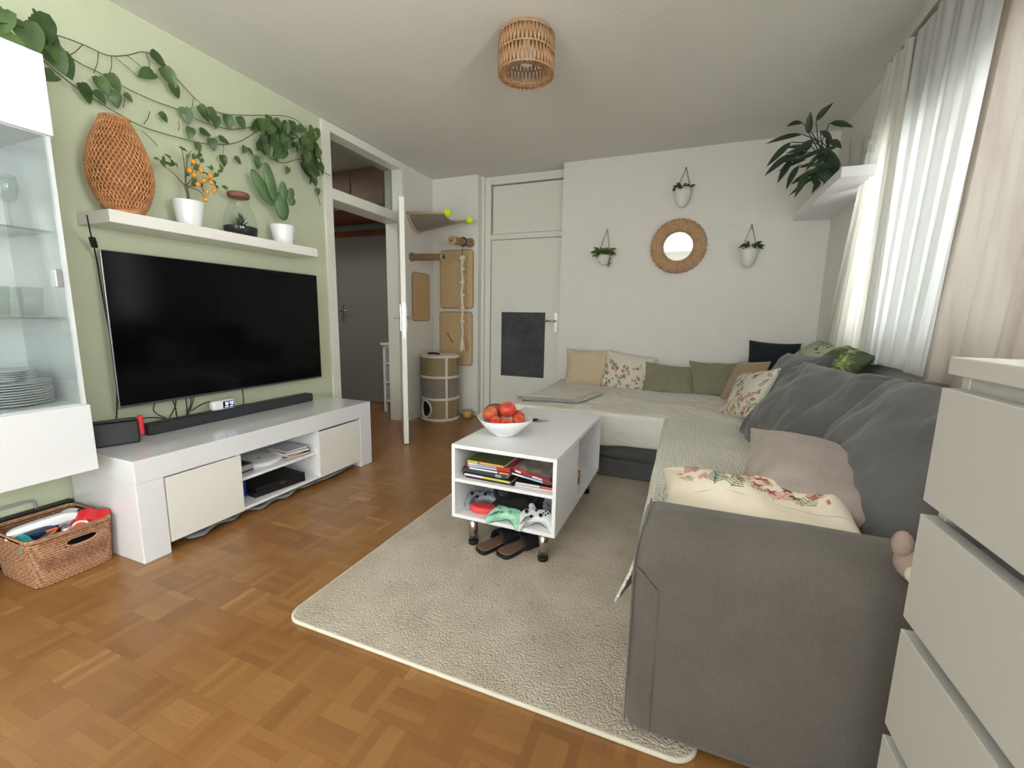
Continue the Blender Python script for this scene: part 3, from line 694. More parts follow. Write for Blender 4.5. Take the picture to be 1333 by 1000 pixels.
MB().prism(smooth2([(-.06,-.02),(-.055,.005),(-.03,.012),(-.015,.035),(.025,.035),(.04,.01),(.065,.002),(.065,-.02)],3),-.028,.028,.006,2,mx=mxc@Matrix.Rotation(PI/2,4,'X')).build('body','red',tc)
MB().box((-.062,-.031,-.026),(.067,.031,-.018),.003,mx=mxc).build('bumper','white_plastic',tc); MB().box((-.012,-.029,.012),(.02,.029,.03),.002,mx=mxc).build('window_panel','grey_plastic',tc)
for x_ in(-.035,.04):
    for s_ in(-1,1): MB().cyl(mxc@V((x_,s_*.024,-.022)),mxc@V((x_,s_*.036,-.022)),.014).build('wheel','black_plastic',tc)
to=T_('toy_robot','white toy figure with dark dots beside the red toy vehicle',loc=(.2,.92,zt)); mo=Matrix.Translation((.215,.915,.20))
MB().ball((0,0,0),.04,(1,1,.9),mx=mo).build('head','white_plastic',to); MB().ball((0,0,0),.03,(1,1,1),mx=mo@Matrix.Translation((-.005,-.045,-.005))).build('body','white_plastic',to)
for q in((.036,-.012,.014),(.025,.02,.024),(.02,-.055,.012)): MB().ball(mo@V(q),.007,n=10).build('dot','black_plastic',to)
tw_=T_('toy_ball','gold and silver toy ball in the front of the basket',loc=(.3,.83,zt)); MB().ball((.315,.86,.188),.018).build('ball_body','alu',tw_); MB().lathe([(.0185,-.006),(.020,0),(.0185,.006)],(.315,.87,.188),20,mx=None).build('band','gold',tw_)
tr_=T_('toy_ring','orange and white ring toy against the basket front wall',loc=(.31,.9,zt)); mr=Matrix.Translation((.322,.90,.178))@Matrix.Rotation(.9,4,'Y')@Matrix.Rotation(.3,4,'X')
MB().lathe([(.022,0),(.03,.006),(.03,.012),(.022,.014),(.022,0)],n=24,mx=mr).build('outer_ring','white_plastic',tr_); MB().lathe([(0,.002),(.022,.002),(.022,.010),(0,.010)],n=24,mx=mr).build('disc','orange',tr_)
td=T_('toy_truck','dark green toy block at the near corner of the basket',loc=(.3,.8,zt)); mt_=Matrix.Translation((.315,.80,.165))@Matrix.Rotation(.4,4,'Z')@Matrix.Rotation(.2,4,'X'); MB().box((-.03,-.045,-.02),(.03,.04,.02),.008,3,mx=mt_).build('block_body',simple('dark_green_plastic',rgb(50,66,66),.4),td); MB().box((-.004,-.04,.0195),(.004,.04,.0215),mx=mt_).build('stripe','gold',td)
cs=empty('storage_case','dark case with a grey carrying handle against the green wall behind the basket','case',(.03,.82,0))
MB().box((.004,.60,0),(.034,1.003,.215),.006).build('shell','black_plastic',cs)
MB().tube(catmull([(.02,.74,.215),(.02,.745,.245),(.02,.76,.255),(.02,.86,.255),(.02,.88,.245),(.02,.885,.215)],5),.006,8).build('handle','grey_plastic',cs)
# ------------------------------------------------------------------ wall shelf and plants
SZ=1.511
sh=MB().box((.0,1.165,1.457),(.25,2.314,SZ),.002).build('wall_shelf','gloss_cream'); tag(sh,'long white floating shelf on the green wall above the television','shelf')
lp=empty('bamboo_lamp','woven orange bamboo table lamp at the left end of the wall shelf','lamp',(.135,1.285,SZ))
lc_=V((.135,1.285,SZ))
def egg(t):
    z=.015+.405*t
    return .055+.068*math.sin(PI*min(1,max(0,(t*.93+.03)))**.86)*1.0 - .012*t ,z
def eggp(a,t): r,z=egg(t); return lc_+V((r*math.cos(a),r*math.sin(a),z))
b=MB()
for k in range(40):
    for s_ in(-1,1):
        pts=[eggp(2*PI*k/40+s_*t/26*1.9,t/26) for t in range(27)]
        pts=[lc_+(p-lc_)*(1+ .0*j) + V(((p-lc_).x,(p-lc_).y,0)).normalized()*(.0022*(1 if (j+(s_>0))%2 else -1)) for j,p in enumerate(pts)]
        b.tube(pts,.0030,4)
for t in(0,.5,1): pass
b.tube([eggp(2*PI*i/40,0) for i in range(40)],.006,6,closed=True); b.tube([eggp(2*PI*i/40,1) for i in range(40)],.006,6,closed=True)
b.build('woven_shade','bamboo',lp)
b=MB().lathe([(egg(t/16)[0]-.008,egg(t/16)[1]) for t in range(17)],lc_,32); b.build('inner_shade','bamboo_in',lp)
MB().lathe([(0,0),(.06,0),(.06,.015),(.02,.02),(0,.02)],lc_,28).build('foot','black_plastic',lp)
def pot(name,c,r0,r1,h,mat,par,th=.005):
    return MB().lathe([(0,0),(r0*.96,0),(r0,.004),(r1,h-.003),(r1-.001,h),(r1-th,h),(r0-th*1.4,.02),(0,.02)],c,40).build(name,mat,par)
def leafpts(L_,w_,droop=.3,fold=.15,n=7,heart=True):
    out=[]
    for i in range(n+1):
        t=i/n
        ww=w_*(math.sin(PI*min(1,t**.62*1.0))**.8 if heart else math.sin(PI*t**.8)**.9) if 0<t<1 else 0
        if heart and i==0: ww=w_*.25
        out.append((t*L_,ww,-droop*L_*t*t))
    return out
def leaf(b,mx,L_,w_,droop=.3,fold=.2,heart=True,n=7):
    P=leafpts(L_,w_,droop,fold,n,heart); A=[];B=[];C=[]
    for i,(x_,w,z_) in enumerate(P):
        bk_=(-.12*L_ if heart and i==1 else (-.05*L_ if heart and i==0 else 0))
        C.append(b.bm.verts.new(mx@V((x_,0,z_)))); A.append(b.bm.verts.new(mx@V((x_+bk_,w/2,z_+fold*w))));B.append(b.bm.verts.new(mx@V((x_+bk_,-w/2,z_+fold*w))))
    for i in range(len(P)-1):
        for Q in((C[i],C[i+1],A[i+1],A[i]),(B[i],B[i+1],C[i+1],C[i])):
            try: f=b.bm.faces.new(Q); f.smooth=True
            except ValueError: pass
def dirm(p,d,nrm):
    d=V(d).normalized(); n=V(nrm); n=(n-d*n.dot(d))
    if n.length<1e-4: n=d.orthogonal()
    n.normalize(); s_=n.cross(d); m_=Matrix((d,s_,n)).transposed().to_4x4(); m_.translation=V(p); return m_
rnd=random.Random(3)
# calamondin
ct=empty('citrus_plant','potted citrus tree with small orange fruit in a white pot on the wall shelf','potted plant',(.13,1.58,SZ)); c0=V((.13,1.575,SZ))
pot('pot',c0,.052,.073,.135,'ceramic',ct); MB().lathe([(0,.118),(.066,.118)],c0,24).build('soil','soil',ct)
b=MB(); tips=[]
b.tube([c0+V((0,0,.115)),c0+V((0,.003,.17)),c0+V((0,-.005,.22))],.007,8)
def q(px_,py_,dx=.0): return at(px_,py_,x=.13+dx)
tr0=c0+V((0,-.005,.21))
brs=[[tr0,q(228,228,.0),q(212,214,.01)],[tr0,q(240,215,.0),q(236,190,.01)],[tr0,q(255,226,.02),q(262,208,.03)],[tr0,q(262,240,.02),q(282,226,.0)],[tr0,q(258,248,.04),q(268,258,.06)],[tr0,q(244,205,-.03),q(250,196,-.03)]]
for br in brs: b.tube(catmull(br,5),.003,5,rf=lambda t:1-.5*t)
b.build('branches','bark',ct)
lb=MB()
LP=[(212,212),(208,208),(222,207),(228,212),(262,200),(246,200),(252,208),(258,218),(266,224),(276,222),(284,226),(290,222),(256,232),(262,244),(250,243),(270,236),(280,240),(288,243),(272,252),(245,226),(240,196),(262,212)]
for px_,py_ in LP:
    for k in range(2):
        a=rnd.uniform(0,2*PI); d=V((rnd.uniform(-.6,1),math.cos(a),math.sin(a)*.8)); leaf(lb,dirm(q(px_,py_,rnd.uniform(-.03,.05)),d,V((1,rnd.uniform(-.5,.5),.6))),rnd.uniform(.028,.042),rnd.uniform(.018,.024),.2,.15,False,5)
lb.build('foliage','leaf_cal',ct)
for px_,py_ in [(252,211),(262,222),(253,228),(266,235),(275,238),(270,250),(279,248),(268,260),(258,240),(274,229),(247,222)]:
    MB().ball(q(px_,py_,.055),.0125,n=12).build('fruit','citrus',ct)
# terrarium
tj=empty('terrarium_jar','glass jar terrarium with a wooden lid and a spiky succulent on the wall shelf','terrarium',(.13,1.865,SZ)); c0=V((.13,1.86,SZ))
prof=[(0,0),(.06,0),(.082,.012),(.09,.05),(.083,.11),(.062,.165),(.05,.20),(.05,.222)]
MB().lathe(prof,c0,40).build('glass_body','glass_thin',tj)
MB().lathe([(0,.002),(.058,.003),(.08,.014),(.087,.05),(.086,.06),(0,.055)],c0,40).build('gravel','gravel',tj)
MB().lathe([(0,.222),(.05,.222),(.056,.226),(.058,.245),(.05,.252),(0,.252)],c0,32).build('wooden_lid','wood_lid',tj)
b=MB()
for k in range(26):
    a=k*2.4; e_=.15+.85*(k/26); d=V((math.cos(a)*(1.1-e_),math.sin(a)*(1.1-e_),e_)); leaf(b,dirm(c0+V((0,0,.055)),d,V((-math.cos(a),-math.sin(a),.5))),.045+.05*(k/26),.016,-.1,.3,False,5)
b.build('succulent','leaf_dark',tj)
# cactus
cc_=empty('potted_cactus','paddle cactus in a ribbed white pot at the right end of the wall shelf','potted plant',(.13,2.14,SZ)); c0=V((.13,2.15,SZ))
pot('pot',c0,.054,.074,.125,'ceramic',cc_); MB().lathe([(0,.113),(.066,.113)],c0,24).build('soil','soil',cc_)
mxl=Matrix.Translation(c0)
def pad(px_,py_,dx,h,w,ang,t=.016):
    c_=at(px_,py_,x=.13+dx); m_=Matrix.Translation(c_)@Matrix.Rotation(ang,4,'X')
    MB().ball((0,0,0),1,(t,w,h),n=18,mx=m_,fn=lambda v:1-.12*max(0,-v.z)).build('cactus_pad','cactus',cc_)
yv=0
pad(367,270,0,.092,.050,.1,.022); pad(342,246,-.01,.118,.038,.62); pad(352,238,.01,.118,.036,.22); pad(369,250,.01,.066,.028,.02); pad(378,254,.015,.050,.026,-.35); pad(380,263,.02,.030,.022,-.7)
# pothos vine
pv=empty('trailing_vine','trailing heart-leaf vine running along the green wall above the shelf','vine',(.1,.9,1.98))
sb_=MB()
stems=[[(-40,30,.30),(0,30,.30),(30,42,.25),(70,45,.12),(108,58,.05),(140,72,.045),(165,72,.045),(190,68,.045),(215,84,.045),(235,108,.045),(262,135,.045),(290,148,.045),(320,150,.05),(345,150,.06)],
 [(-40,28,.30),(20,32,.3),(60,52,.15),(100,80,.05),(130,95,.045),(165,115,.045),(200,131,.045),(235,144,.045),(262,158,.045),(300,168,.045),(335,165,.05),(365,168,.06)],
 [(-40,40,.3),(10,46,.3),(35,62,.3),(52,75,.30),(75,95,.12),(105,118,.05),(140,140,.045),(175,160,.045),(200,170,.045),(240,181,.045),(275,188,.045),(310,185,.045),(340,168,.05),(365,160,.06)],
 [(340,165,.06),(370,160,.08),(392,168,.08),(408,190,.08),(412,215,.07),(411,240,.05),(417,268,.03)],
 [(350,205,.04),(370,212,.04),(395,208,.04),(430,229,.03)],
 [(345,150,.06),(375,152,.09),(395,165,.09),(405,200,.09),(408,226,.07)]]
for st in stems: sb_.tube(catmull([at(a,c,x=d) for a,c,d in st],5),.0024,5)
lbv=MB()
def vleaf(px_,py_,d2,L_,x=.06,nx=1,side=None):
    p=at(px_,py_,x=x); d=V((rnd.uniform(-.05,.25),d2[0],d2[1])); n_=V((nx,rnd.uniform(-.7,.3),rnd.uniform(0,.6)))
    leaf(lbv,dirm(p,d,n_),L_,L_*.78,rnd.uniform(.05,.3),rnd.uniform(.05,.25))
VL=[(5,12,-.3,-1,.10,.3),(8,40,-.2,-1,.10,.3),(3,52,.1,-1,.09,.3),(40,22,.7,-.5,.10,.22),(48,15,.3,-.9,.10,.25),(30,28,.2,-1,.11,.27),(45,38,.6,-.8,.11,.2),(60,55,.4,-.9,.11,.15),(75,68,.3,-1,.10,.12),
(50,88,-.3,-1,.075,.3),(72,98,-.9,-.6,.07,.15),(105,108,.5,-.9,.08,.06),(122,118,.6,-.7,.06,.06),(128,100,.3,-1,.075,.06),(140,96,.5,-.8,.075,.06),(147,118,.1,-1,.07,.06),(162,122,.7,-.6,.04,.05),
(196,68,1,-.45,.085,.06),(200,95,-.8,-.5,.08,.06),(212,88,.6,-.9,.09,.06),(222,108,.7,-.9,.07,.06),(208,146,.6,-.7,.05,.05),(240,140,.2,-1,.08,.06),(258,138,.7,-.8,.085,.07),(270,140,.5,-.9,.08,.07),(248,166,-.2,-1,.06,.05),(260,170,1,-.1,.06,.05),
(280,150,0,-1,.07,.06),(296,150,.1,-1,.075,.06),(310,152,.4,-.9,.07,.07),(275,180,.1,-1,.065,.05),(285,180,1,-.05,.06,.05),(288,202,.3,-1,.06,.05),(255,185,.4,-.9,.05,.05),(318,190,-.2,-1,.05,.05),(322,194,.8,-.5,.05,.05),(305,205,.9,-.5,.05,.04),
(375,218,-.4,-1,.05,.05),(392,212,.3,-1,.05,.05),(413,245,.1,-1,.05,.03),(408,232,.3,-1,.055,.05),(411,222,.8,-.6,.05,.06),(404,204,.2,-1,.07,.08)]
for a,c,d1_,d2_,L_,x_ in VL: vleaf(a,c,(d1_,d2_),L_,x_)
for k in range(95):
    t=rnd.random()
    if t<.62: a,c=rnd.gauss(366,20),rnd.gauss(172,16)
    else: a,c=rnd.gauss(404,6),rnd.uniform(165,225)
    if a<330 or a>418 or c<148: continue
    an=rnd.uniform(-2.6,-.5); vleaf(a,c,(math.cos(an),math.sin(an)),rnd.uniform(.055,.085),rnd.uniform(.04,.13))
for a,c,a2,c2 in [(75,48,68,75),(108,58,85,75),(128,68,122,95),(145,73,142,98),(190,68,195,95),(150,75,180,100),(165,72,190,92),(162,118,160,140),(195,145,187,162),(232,158,232,170),(185,170,205,190),(245,150,252,128),(248,172,255,195),(290,188,290,200)]:
    p=at(a,c,x=.045); q_=at(a2,c2,x=.05); sb_.tube([p,(p+q_)/2+V((.004,.003,-.002)),q_],.0018,4)
sb_.build('stems','stem',pv); lbv.build('foliage','leaf',pv)
# ------------------------------------------------------------------ ceiling lamp
cl=empty('ceiling_lamp','round woven rattan ceiling lamp with an open bottom','ceiling lamp',(1.74,2.27,2.5)); c0=V((1.745,2.275,0))
b=MB(); R1=.142; Zt,Zm,Zb=2.478,2.395,2.305
for z,r in((Zt,R1*.97),(Zm,R1),(Zb,R1)): b.tube([c0+V((r*math.cos(a),r*math.sin(a),z)) for a in [2*PI*i/48 for i in range(48)]],.0045,6,closed=True)
def zig(z0,r0_,z1,r1_,n,rr=.0028):
    for i in range(n):
        for s_ in(0,1):
            a=2*PI*(i+.5*s_)/n; a2=2*PI*(i+.5)/n if not s_ else 2*PI*(i+1)/n
            for o_ in(-.004,.004):
                p=c0+V((r0_*math.cos(a+o_*3),r0_*math.sin(a+o_*3),z0)); q_=c0+V((r1_*math.cos(a2+o_*3),r1_*math.sin(a2+o_*3),z1))
                b.tube([p,q_] if not s_ else [c0+V((r1_*math.cos(a+o_*3),r1_*math.sin(a+o_*3),z1)),c0+V((r0_*math.cos(a2+o_*3),r0_*math.sin(a2+o_*3),z0))],rr,4)
zig(Zt,R1*.97,Zm,R1,44); zig(Zm,R1,Zb,R1,44); zig(Zb,R1,Zb+.008,R1*.66,40)
b.tube([c0+V((R1*.66*math.cos(a),R1*.66*math.sin(a),Zb+.008)) for a in [2*PI*i/40 for i in range(40)]],.004,6,closed=True)
b.build('rattan_shade','rattan',cl)
MB().lathe([(0,2.5),(.125,2.5),(.125,2.48),(R1*.95,2.478),(0,2.472)],c0,40).build('ceiling_plate','lampbase',cl)
MB().cyl(c0+V((0,0,2.475)),c0+V((0,0,2.44)),.02).build('socket','white_plastic',cl)
MB().ball(c0+V((0,0,2.395)),.048,(1,1,1.05),n=24).build('bulb','bulb',cl)
# ------------------------------------------------------------------ cat corner
def rboard(name,label,fn,w,h,mat,group):
    out=[];r=.035
    for cx_,cy_,a0 in((w-r,h-r,0),(r,h-r,PI/2),(r,r,PI),(w-r,r,1.5*PI)):
        for k in range(6): a=a0+k*PI/10; out.append((cx_+r*math.cos(a),cy_+r*math.sin(a)))
    e=empty(name,label,'scratching board',fn@V((w/2,0,0)),group)
    MB().prism(out,0,.016,.003,1,mx=fn).build('board',mat,e)
    o2=[(x_,y_) for x_,y_ in out]; bb=MB(); bb.tube([fn@V((x_,y_,.012)) for x_,y_ in o2],.006,6,closed=True); bb.build('edge_binding','sisal_rope',e)
    return e
gy='sisal scratching boards in the cat corner'
mfar=lambda x_,z_:Matrix(((1,0,0,x_),(0,0,-1,Y1),(0,1,0,z_),(0,0,0,1)))
mleft=lambda y_,z_:Matrix(((0,0,1,0),(1,0,0,y_),(0,1,0,z_),(0,0,0,1)))
rboard('scratching_board','upper tan sisal scratching board on the narrow far wall',mfar(.095,1.165),.395,.60,'sisal',gy)
rboard('scratching_board','lower tan sisal scratching board on the narrow far wall behind the cat barrel',mfar(.085,.55),.395,.57,'sisal',gy)
rboard('scratching_board','small tan sisal scratching board on the left wall beside the open door',mleft(3.755,1.025),.31,.485,'sisal',gy)
hk=MB().tube(catmull([(.19,Y1-.03,.90),(.215,Y1-.05,.86),(.235,Y1-.05,.835),(.25,Y1-.03,.80)],4),.006,6).build('toy_feather','jute'); tag(hk,'small brown toy hanging on the lower sisal board','cat toy')
MB().ball((.25,Y1-.03,.80),.01,n=8).build('toy_knot','jute',hk)
# hammock
hm=empty('cat_hammock','grey cat hammock on two pale poles with neon green ball ends','cat hammock',(0,3.85,2.03))
pA0,pA1,pB0,pB1=V((0,3.69,2.06)),V((.46,3.69,2.03)),V((0,4.03,2.03)),V((.53,4.0,2.02))
MB().cyl(pA0,pA1,.013).build('pole','lampbase',hm); MB().cyl(pB0,pB1,.013).build('pole','lampbase',hm)
MB().ball(pA1,.034,n=20).build('tennis_ball','tennis',hm); MB().ball(pB1,.034,n=20).build('tennis_ball','tennis',hm)
def hamf(u,v):
    a=pA0.lerp(pA1,.03+.86*u); b_=pB0.lerp(pB1,.03+.86*u); p=a.lerp(b_,v); sag=.13*(1-.62*u); p.z-=sag*math.sin(PI*v)**.8; return p
b=MB(); b.grid(hamf,14,16); b.build('hammock_cloth','greycloth',hm,solid=.006)
MB().tube([hamf(0,i/14) for i in range(15)],.016,8).build('wall_side_trim','sisal',hm)
def post(name,label,p,q_,r):
    e=empty(name,label,'cat perch',p,'sisal rope climbing posts'); p=V(p);q_=V(q_); d=(q_-p).normalized(); L_=(q_-p).length
    bb=MB(); bb.cyl(p,q_,r*.9,n=20)
    per=d.orthogonal().normalized(); per2=d.cross(per); n=int(L_/.007)
    pts=[p+d*(L_*i/(n*10))+ (per*math.cos(2*PI*i/10)+per2*math.sin(2*PI*i/10))*r*.93 for i in range(n*10)]
    bb.tube(pts,.0042,4); bb.build('rope_wrap','sisal_rope',e)
    MB().cyl(p-d*.0,p+d*.014,r*1.35,n=24).build('wall_disc','sisal_rope',e); MB().cyl(q_-d*.014,q_,r*1.3,n=24).build('end_disc','sisal',e); MB().ball(q_+d*.001,.008,n=10).build('screw_cap','black_plastic',e)
    return e
post('climbing_post','sisal post sticking out of the left wall below the hammock',(0,3.765,1.655),(.375,3.75,1.64),.033)
post('climbing_post','sisal post sticking out of the narrow far wall with a dark strap',(.455,Y1,1.835),(.405,3.86,1.812),.036)
MB().tube([V((.437,4.03,1.826))+.041*V((math.cos(a),0,math.sin(a))) for a in [2*PI*i/20 for i in range(20)]],.006,6,closed=True).build('strap','black_matte',bpy.data.objects['climbing_post.001'])
# knotted rope
rp=empty('knotted_rope','cream knotted rope with a tassel hanging from the far sisal post','rope toy',(.437,4.0,1.78))
MB().tube([(.437,4.03,1.785),(.437,4.02,1.70),(.435,4.02,1.66)],.004,6).build('hanging_cord','black_matte',rp)
rz=[1.66,1.55,1.42,1.29,1.16,1.02,.90,.84]
MB().tube(catmull([(.435+.006*(-1)**i,4.02,z) for i,z in enumerate(rz)],6),.011,8).build('rope','rope',rp)
for i,z in enumerate(rz[:6]):
    MB().ball((.437,4.02,z),.024 if i else .034,(1,1,.8),n=14,fn=lambda v:1+.12*math.sin(5*v.x+7*v.z)).build('knot','rope',rp)
b=MB()
for k in range(16):
    a=2*PI*k/16; b.tube([(.435,4.02,.86),(.435+.018*math.cos(a),4.02+.018*math.sin(a),.80),(.435+.03*math.cos(a),4.02+.03*math.sin(a),.715+.012*(k%3))],.006,5)
b.build('tassel','rope',rp)
# cat barrel
cbr=empty('cat_barrel','round cat barrel of seagrass and taupe felt with white bands in the corner','cat barrel',(.235,3.905,0)); c0=V((.235,3.905,0)); R2=.185
ha=math.atan2(0-3.905,2.6-.235)   # direction to the viewer side
hole_a=ha-.95
def ring(z0,z1,r,mat,nm,hole=None):
    b=MB(); n=96; nz=14
    vs=b.grid(lambda u,v:c0+V((r*math.cos(2*PI*u),r*math.sin(2*PI*u),z0+(z1-z0)*v)),n,nz,wrapu=True)
    if hole:
        kill=[f for f in b.bm.faces if (lambda c_:(((math.atan2(c_.y-c0.y,c_.x-c0.x)-hole[0]+PI)%(2*PI)-PI)*r/.075)**2+((c_.z-hole[1])/.085)**2<1)(f.calc_center_median())]
        bmesh.ops.delete(b.bm,geom=kill,context='FACES')
    return b.build(nm,mat,cbr,solid=.008)
ring(.012,.225,R2,'seagrass','lower_section',(hole_a,.125)); ring(.225,.455,R2-.002,'greycloth','middle_section'); ring(.455,.665,R2,'seagrass','upper_section')
for z in(.012,.228,.455,.665):
    b=MB().tube([c0+V(((R2+.003)*math.cos(a),(R2+.003)*math.sin(a),z)) for a in [2*PI*i/64 for i in range(64)]],.016,8,closed=True,flat=.9,up=(0,0,1)); b.build('band','plush_trim',cbr)
va=ha+.33; b=MB().tube([c0+V(((R2+.008)*math.cos(va),(R2+.008)*math.sin(va),z)) for z in[i*.66/20+.01 for i in range(21)]],.014,6); b.build('vertical_band','plush_trim',cbr)
b=MB().tube([c0+V(((R2+.004)*math.cos(hole_a+.078/R2*math.cos(t)),(R2+.004)*math.sin(hole_a+.078/R2*math.cos(t)),.125+.088*math.sin(t))) for t in[2*PI*i/40 for i in range(40)]],.010,8,closed=True); b.build('entrance_rim','plush_trim',cbr)
MB().lathe([(0,.672),(R2-.03,.672),(R2-.005,.665),(R2-.01,.66),(0,.655)],c0,48).build('lid','plush_trim',cbr)
MB().lathe([(R2-.012,.02),(R2-.012,.65)],c0,32).build('inner_lining','black_matte',cbr)
b=MB(); b.grid(lambda u,v:c0+V((-.08+.17*u,-.12+.17*v,.680+.008*mnoise.noise(V((u*5,v*5,1))))),12,12); o=b.build('small_cloth','plush_trim',solid=.004); tag(o,'crumpled white cloth on top of the cat barrel','cloth')
o=MB().tube(catmull([c0+V((-.08,-.1,.694)),c0+V((-.03,-.13,.70)),c0+V((.02,-.10,.698)),c0+V((.06,-.12,.695))],5),.010,8).build('black_strap','black_matte'); tag(o,'short black strap on the cloth on the cat barrel','strap')
cj=empty('candle_jar','yellow candle in a clear glass jar on the parquet beside the cat barrel','candle',(.50,4.02,0)); c0=V((.502,4.02,0))
MB().lathe([(0,0),(.05,0),(.052,.005),(.052,.1),(.048,.1),(.048,.006),(0,.006)],c0,32).build('glass_jar','glass_thin',cj); MB().lathe([(0,.008),(.046,.008),(.046,.075),(0,.07)],c0,32).build('wax','candle',cj); MB().cyl(c0+V((0,0,.07)),c0+V((0,0,.085)),.002).build('wick','black_plastic',cj)
# ------------------------------------------------------------------ far wall decor
mr_=empty('round_mirror','small round mirror in a wide raffia frame on the far white wall','mirror',(2.49,YM,1.705)); mc=V((2.49,YM,1.705))
b=MB(); Rm=.174; rm=.054
def tor(u,v):
    th=2*PI*u; ph=2*PI*v; k=1+.07*math.sin(th*72)+.05*math.sin(th*31+1); rr=Rm+rm*k*math.cos(ph); return mc+V((rr*math.cos(th),-.026+ -.024*k*math.sin(ph),rr*math.sin(th)))
b.grid(tor,432,14,wrapu=True,wrapv=True); b.build('raffia_frame','raffia',mr_)
MB().cyl(mc+V((0,-.004,0)),mc+V((0,-.016,0)),.128,n=64).build('mirror_glass','mirror',mr_)
def hangpot(label,x,zt,w,h,za,leaves,trail=False):
    e=empty('hanging_planter',label,'hanging planter',(x,YM,zt),'white hanging planters around the round mirror')
    c0=V((x,YM-w/2-.002,zt-h)); r=w/2
    pr=[(0,0)]+[(r*math.sin(PI/2*t/8)**.75 if t else 0,h*(1-math.cos(PI/2*t/8))**.9*.8) for t in range(1,9)]+[(r*1.02,h),(r*.95,h),(r*.9,h*.8),(0,h*.75)]
    MB().lathe(pr,c0,32).build('pot','ceramic_matte',e)
    a=V((x+.012,YM-.004,za)); b=MB()
    for s_ in(-1,1): b.tube([a,c0+V((s_*r*.95,0,h*.85))],.0028,5)
    b.ball(a,.006,n=8); b.build('cord','jute',e)
    b=MB(); rr=random.Random(int(x*100))
    for k in range(leaves):
        an=rr.uniform(0,2*PI); rad=rr.uniform(.1,1)*r; el=rr.uniform(-.3,.9); p=c0+V((rad*math.cos(an),rad*math.sin(an)*.8,h*.95))
        d=V((math.cos(an),min(.1,math.sin(an)),el)); leaf(b,dirm(p+V((0,-.012,.012)),d,V((0,-.8,.6))),rr.uniform(.032,.055)*(1.3 if trail else 1),rr.uniform(.026,.040)*(1.2 if trail else 1),.5,.1,False,5)
    if trail:
        for k in range(6): leaf(b,dirm(c0+V((r*.9,-.01,h-.02*k)),V((.3*(-1)**k,-.2,-1)),V((0,-1,.2))),.03,.02,.2,.1,False,5)
        for k in range(16):
            s_=rr.choice((-1,1)); leaf(b,dirm(c0+V((s_*r*rr.uniform(.6,1.3),-.02,h+rr.uniform(-.02,.02))),V((s_,-.3,rr.uniform(-.6,.3))),V((0,-.7,.7))),.035,.03,.4,.1,False,5)
    b.build('foliage','leaf_cal' if trail else 'leaf_dark',e)
hangpot('white hanging planter with bushy green leaves left of the round mirror',1.862,1.668,.115,.108,1.882,46,True)
hangpot('white hanging planter above the round mirror with dark leaves along its rim',2.497,2.165,.125,.15,2.345,34)
hangpot('white hanging planter right of the round mirror with a low row of leaves',3.03,1.668,.122,.162,1.853,26)
# corner shelf + plant + vases
cs2=MB().box((3.325,2.975,1.862),(W,YM,1.915),.002).build('corner_shelf','matte_white'); tag(cs2,'white floating shelf high in the right far corner','shelf')
dp=empty('dragon_plant','dark long-leaved potted plant on the high corner shelf','potted plant',(3.42,3.45,1.915)); c0=V((3.40,3.43,1.915))
pot('pot',c0,.045,.06,.10,'black_plastic',dp); MB().lathe([(0,.09),(.055,.09)],c0,20).build('soil','soil',dp)
b=MB(); lf_=MB()
base=c0+V((0,0,.09))
LV=[((1005,182),(1045,175),(1075,190)),((1003,210),(1030,185),(1070,190)),((1001,222),(1030,200),(1065,200)),((1015,232),(1030,208),(1062,200)),((1025,240),(1040,215),(1070,218)),((1038,250),(1052,222),(1078,220)),((1028,162),(1045,160),(1065,185)),((1054,150),(1053,175),(1072,195)),((1080,137),(1062,158),(1068,195)),((1107,163),(1080,160),(1070,190)),((1082,182),(1068,170),(1070,190)),((1093,190),(1080,183),(1072,205)),((1070,210),(1068,195),(1074,212)),((1085,222),(1076,208),(1075,220)),((1040,195),(1058,182),(1068,200)),((1050,195),(1052,185),(1068,205)),((1062,240),(1060,222),(1072,215)),((1090,215),(1078,205),(1076,225))]
for i,(tip,mid,root) in enumerate(LV):
    xo=[3.34,3.42,3.30,3.45,3.28,3.25][i%6]
    yv_=c0.y
    P0=at(*root,y=3.45); Pm=at(*mid,y=3.42-.05*(i%3)); Pt=at(*tip,y=3.38-.06*(i%3)) 
    for P_ in(P0,Pm,Pt):
        P_.x=min(P_.x,W-.03)
    b.tube(catmull([base+V((rnd.uniform(-.015,.015),0,0)),P0,Pm],4),.003,5)
    d=(Pt-Pm); leaf(lf_,dirm(Pm,d,V((rnd.uniform(-.6,.2),-.9,.5))),d.length*1.18,.043,.12,.22,False,7)
for k in range(30):
    a_=rnd.uniform(0,2*PI); e_=rnd.uniform(-.2,.8); o_=at(rnd.gauss(1062,11),rnd.uniform(182,236),y=rnd.uniform(3.32,3.44)); o_.x=min(o_.x,3.5)
    d=V((math.cos(a_)*.8-.1,math.sin(a_)*.3-.2,e_-.55)); leaf(lf_,dirm(o_,d,V((rnd.uniform(-.5,.5),-1,.3))),rnd.uniform(.09,.17),rnd.uniform(.024,.036),.2,.25,False,6)
b.tube([base,base+V((-.03,-.02,.10)),base+V((-.07,-.03,.20))],.008,8)
b.build('stems','leaf_dark',dp); lf_.build('leaves','leaf_dark',dp)
glassware('glass_vase','tall thin clear glass vase on the high corner shelf',(3.43,3.16,1.916),.035,.20,False,None,'vase')
glassware('glass_goblet','clear goblet beside the curtain on the high corner shelf',(3.46,3.03,1.916),.045,.15,True,None,'goblet')
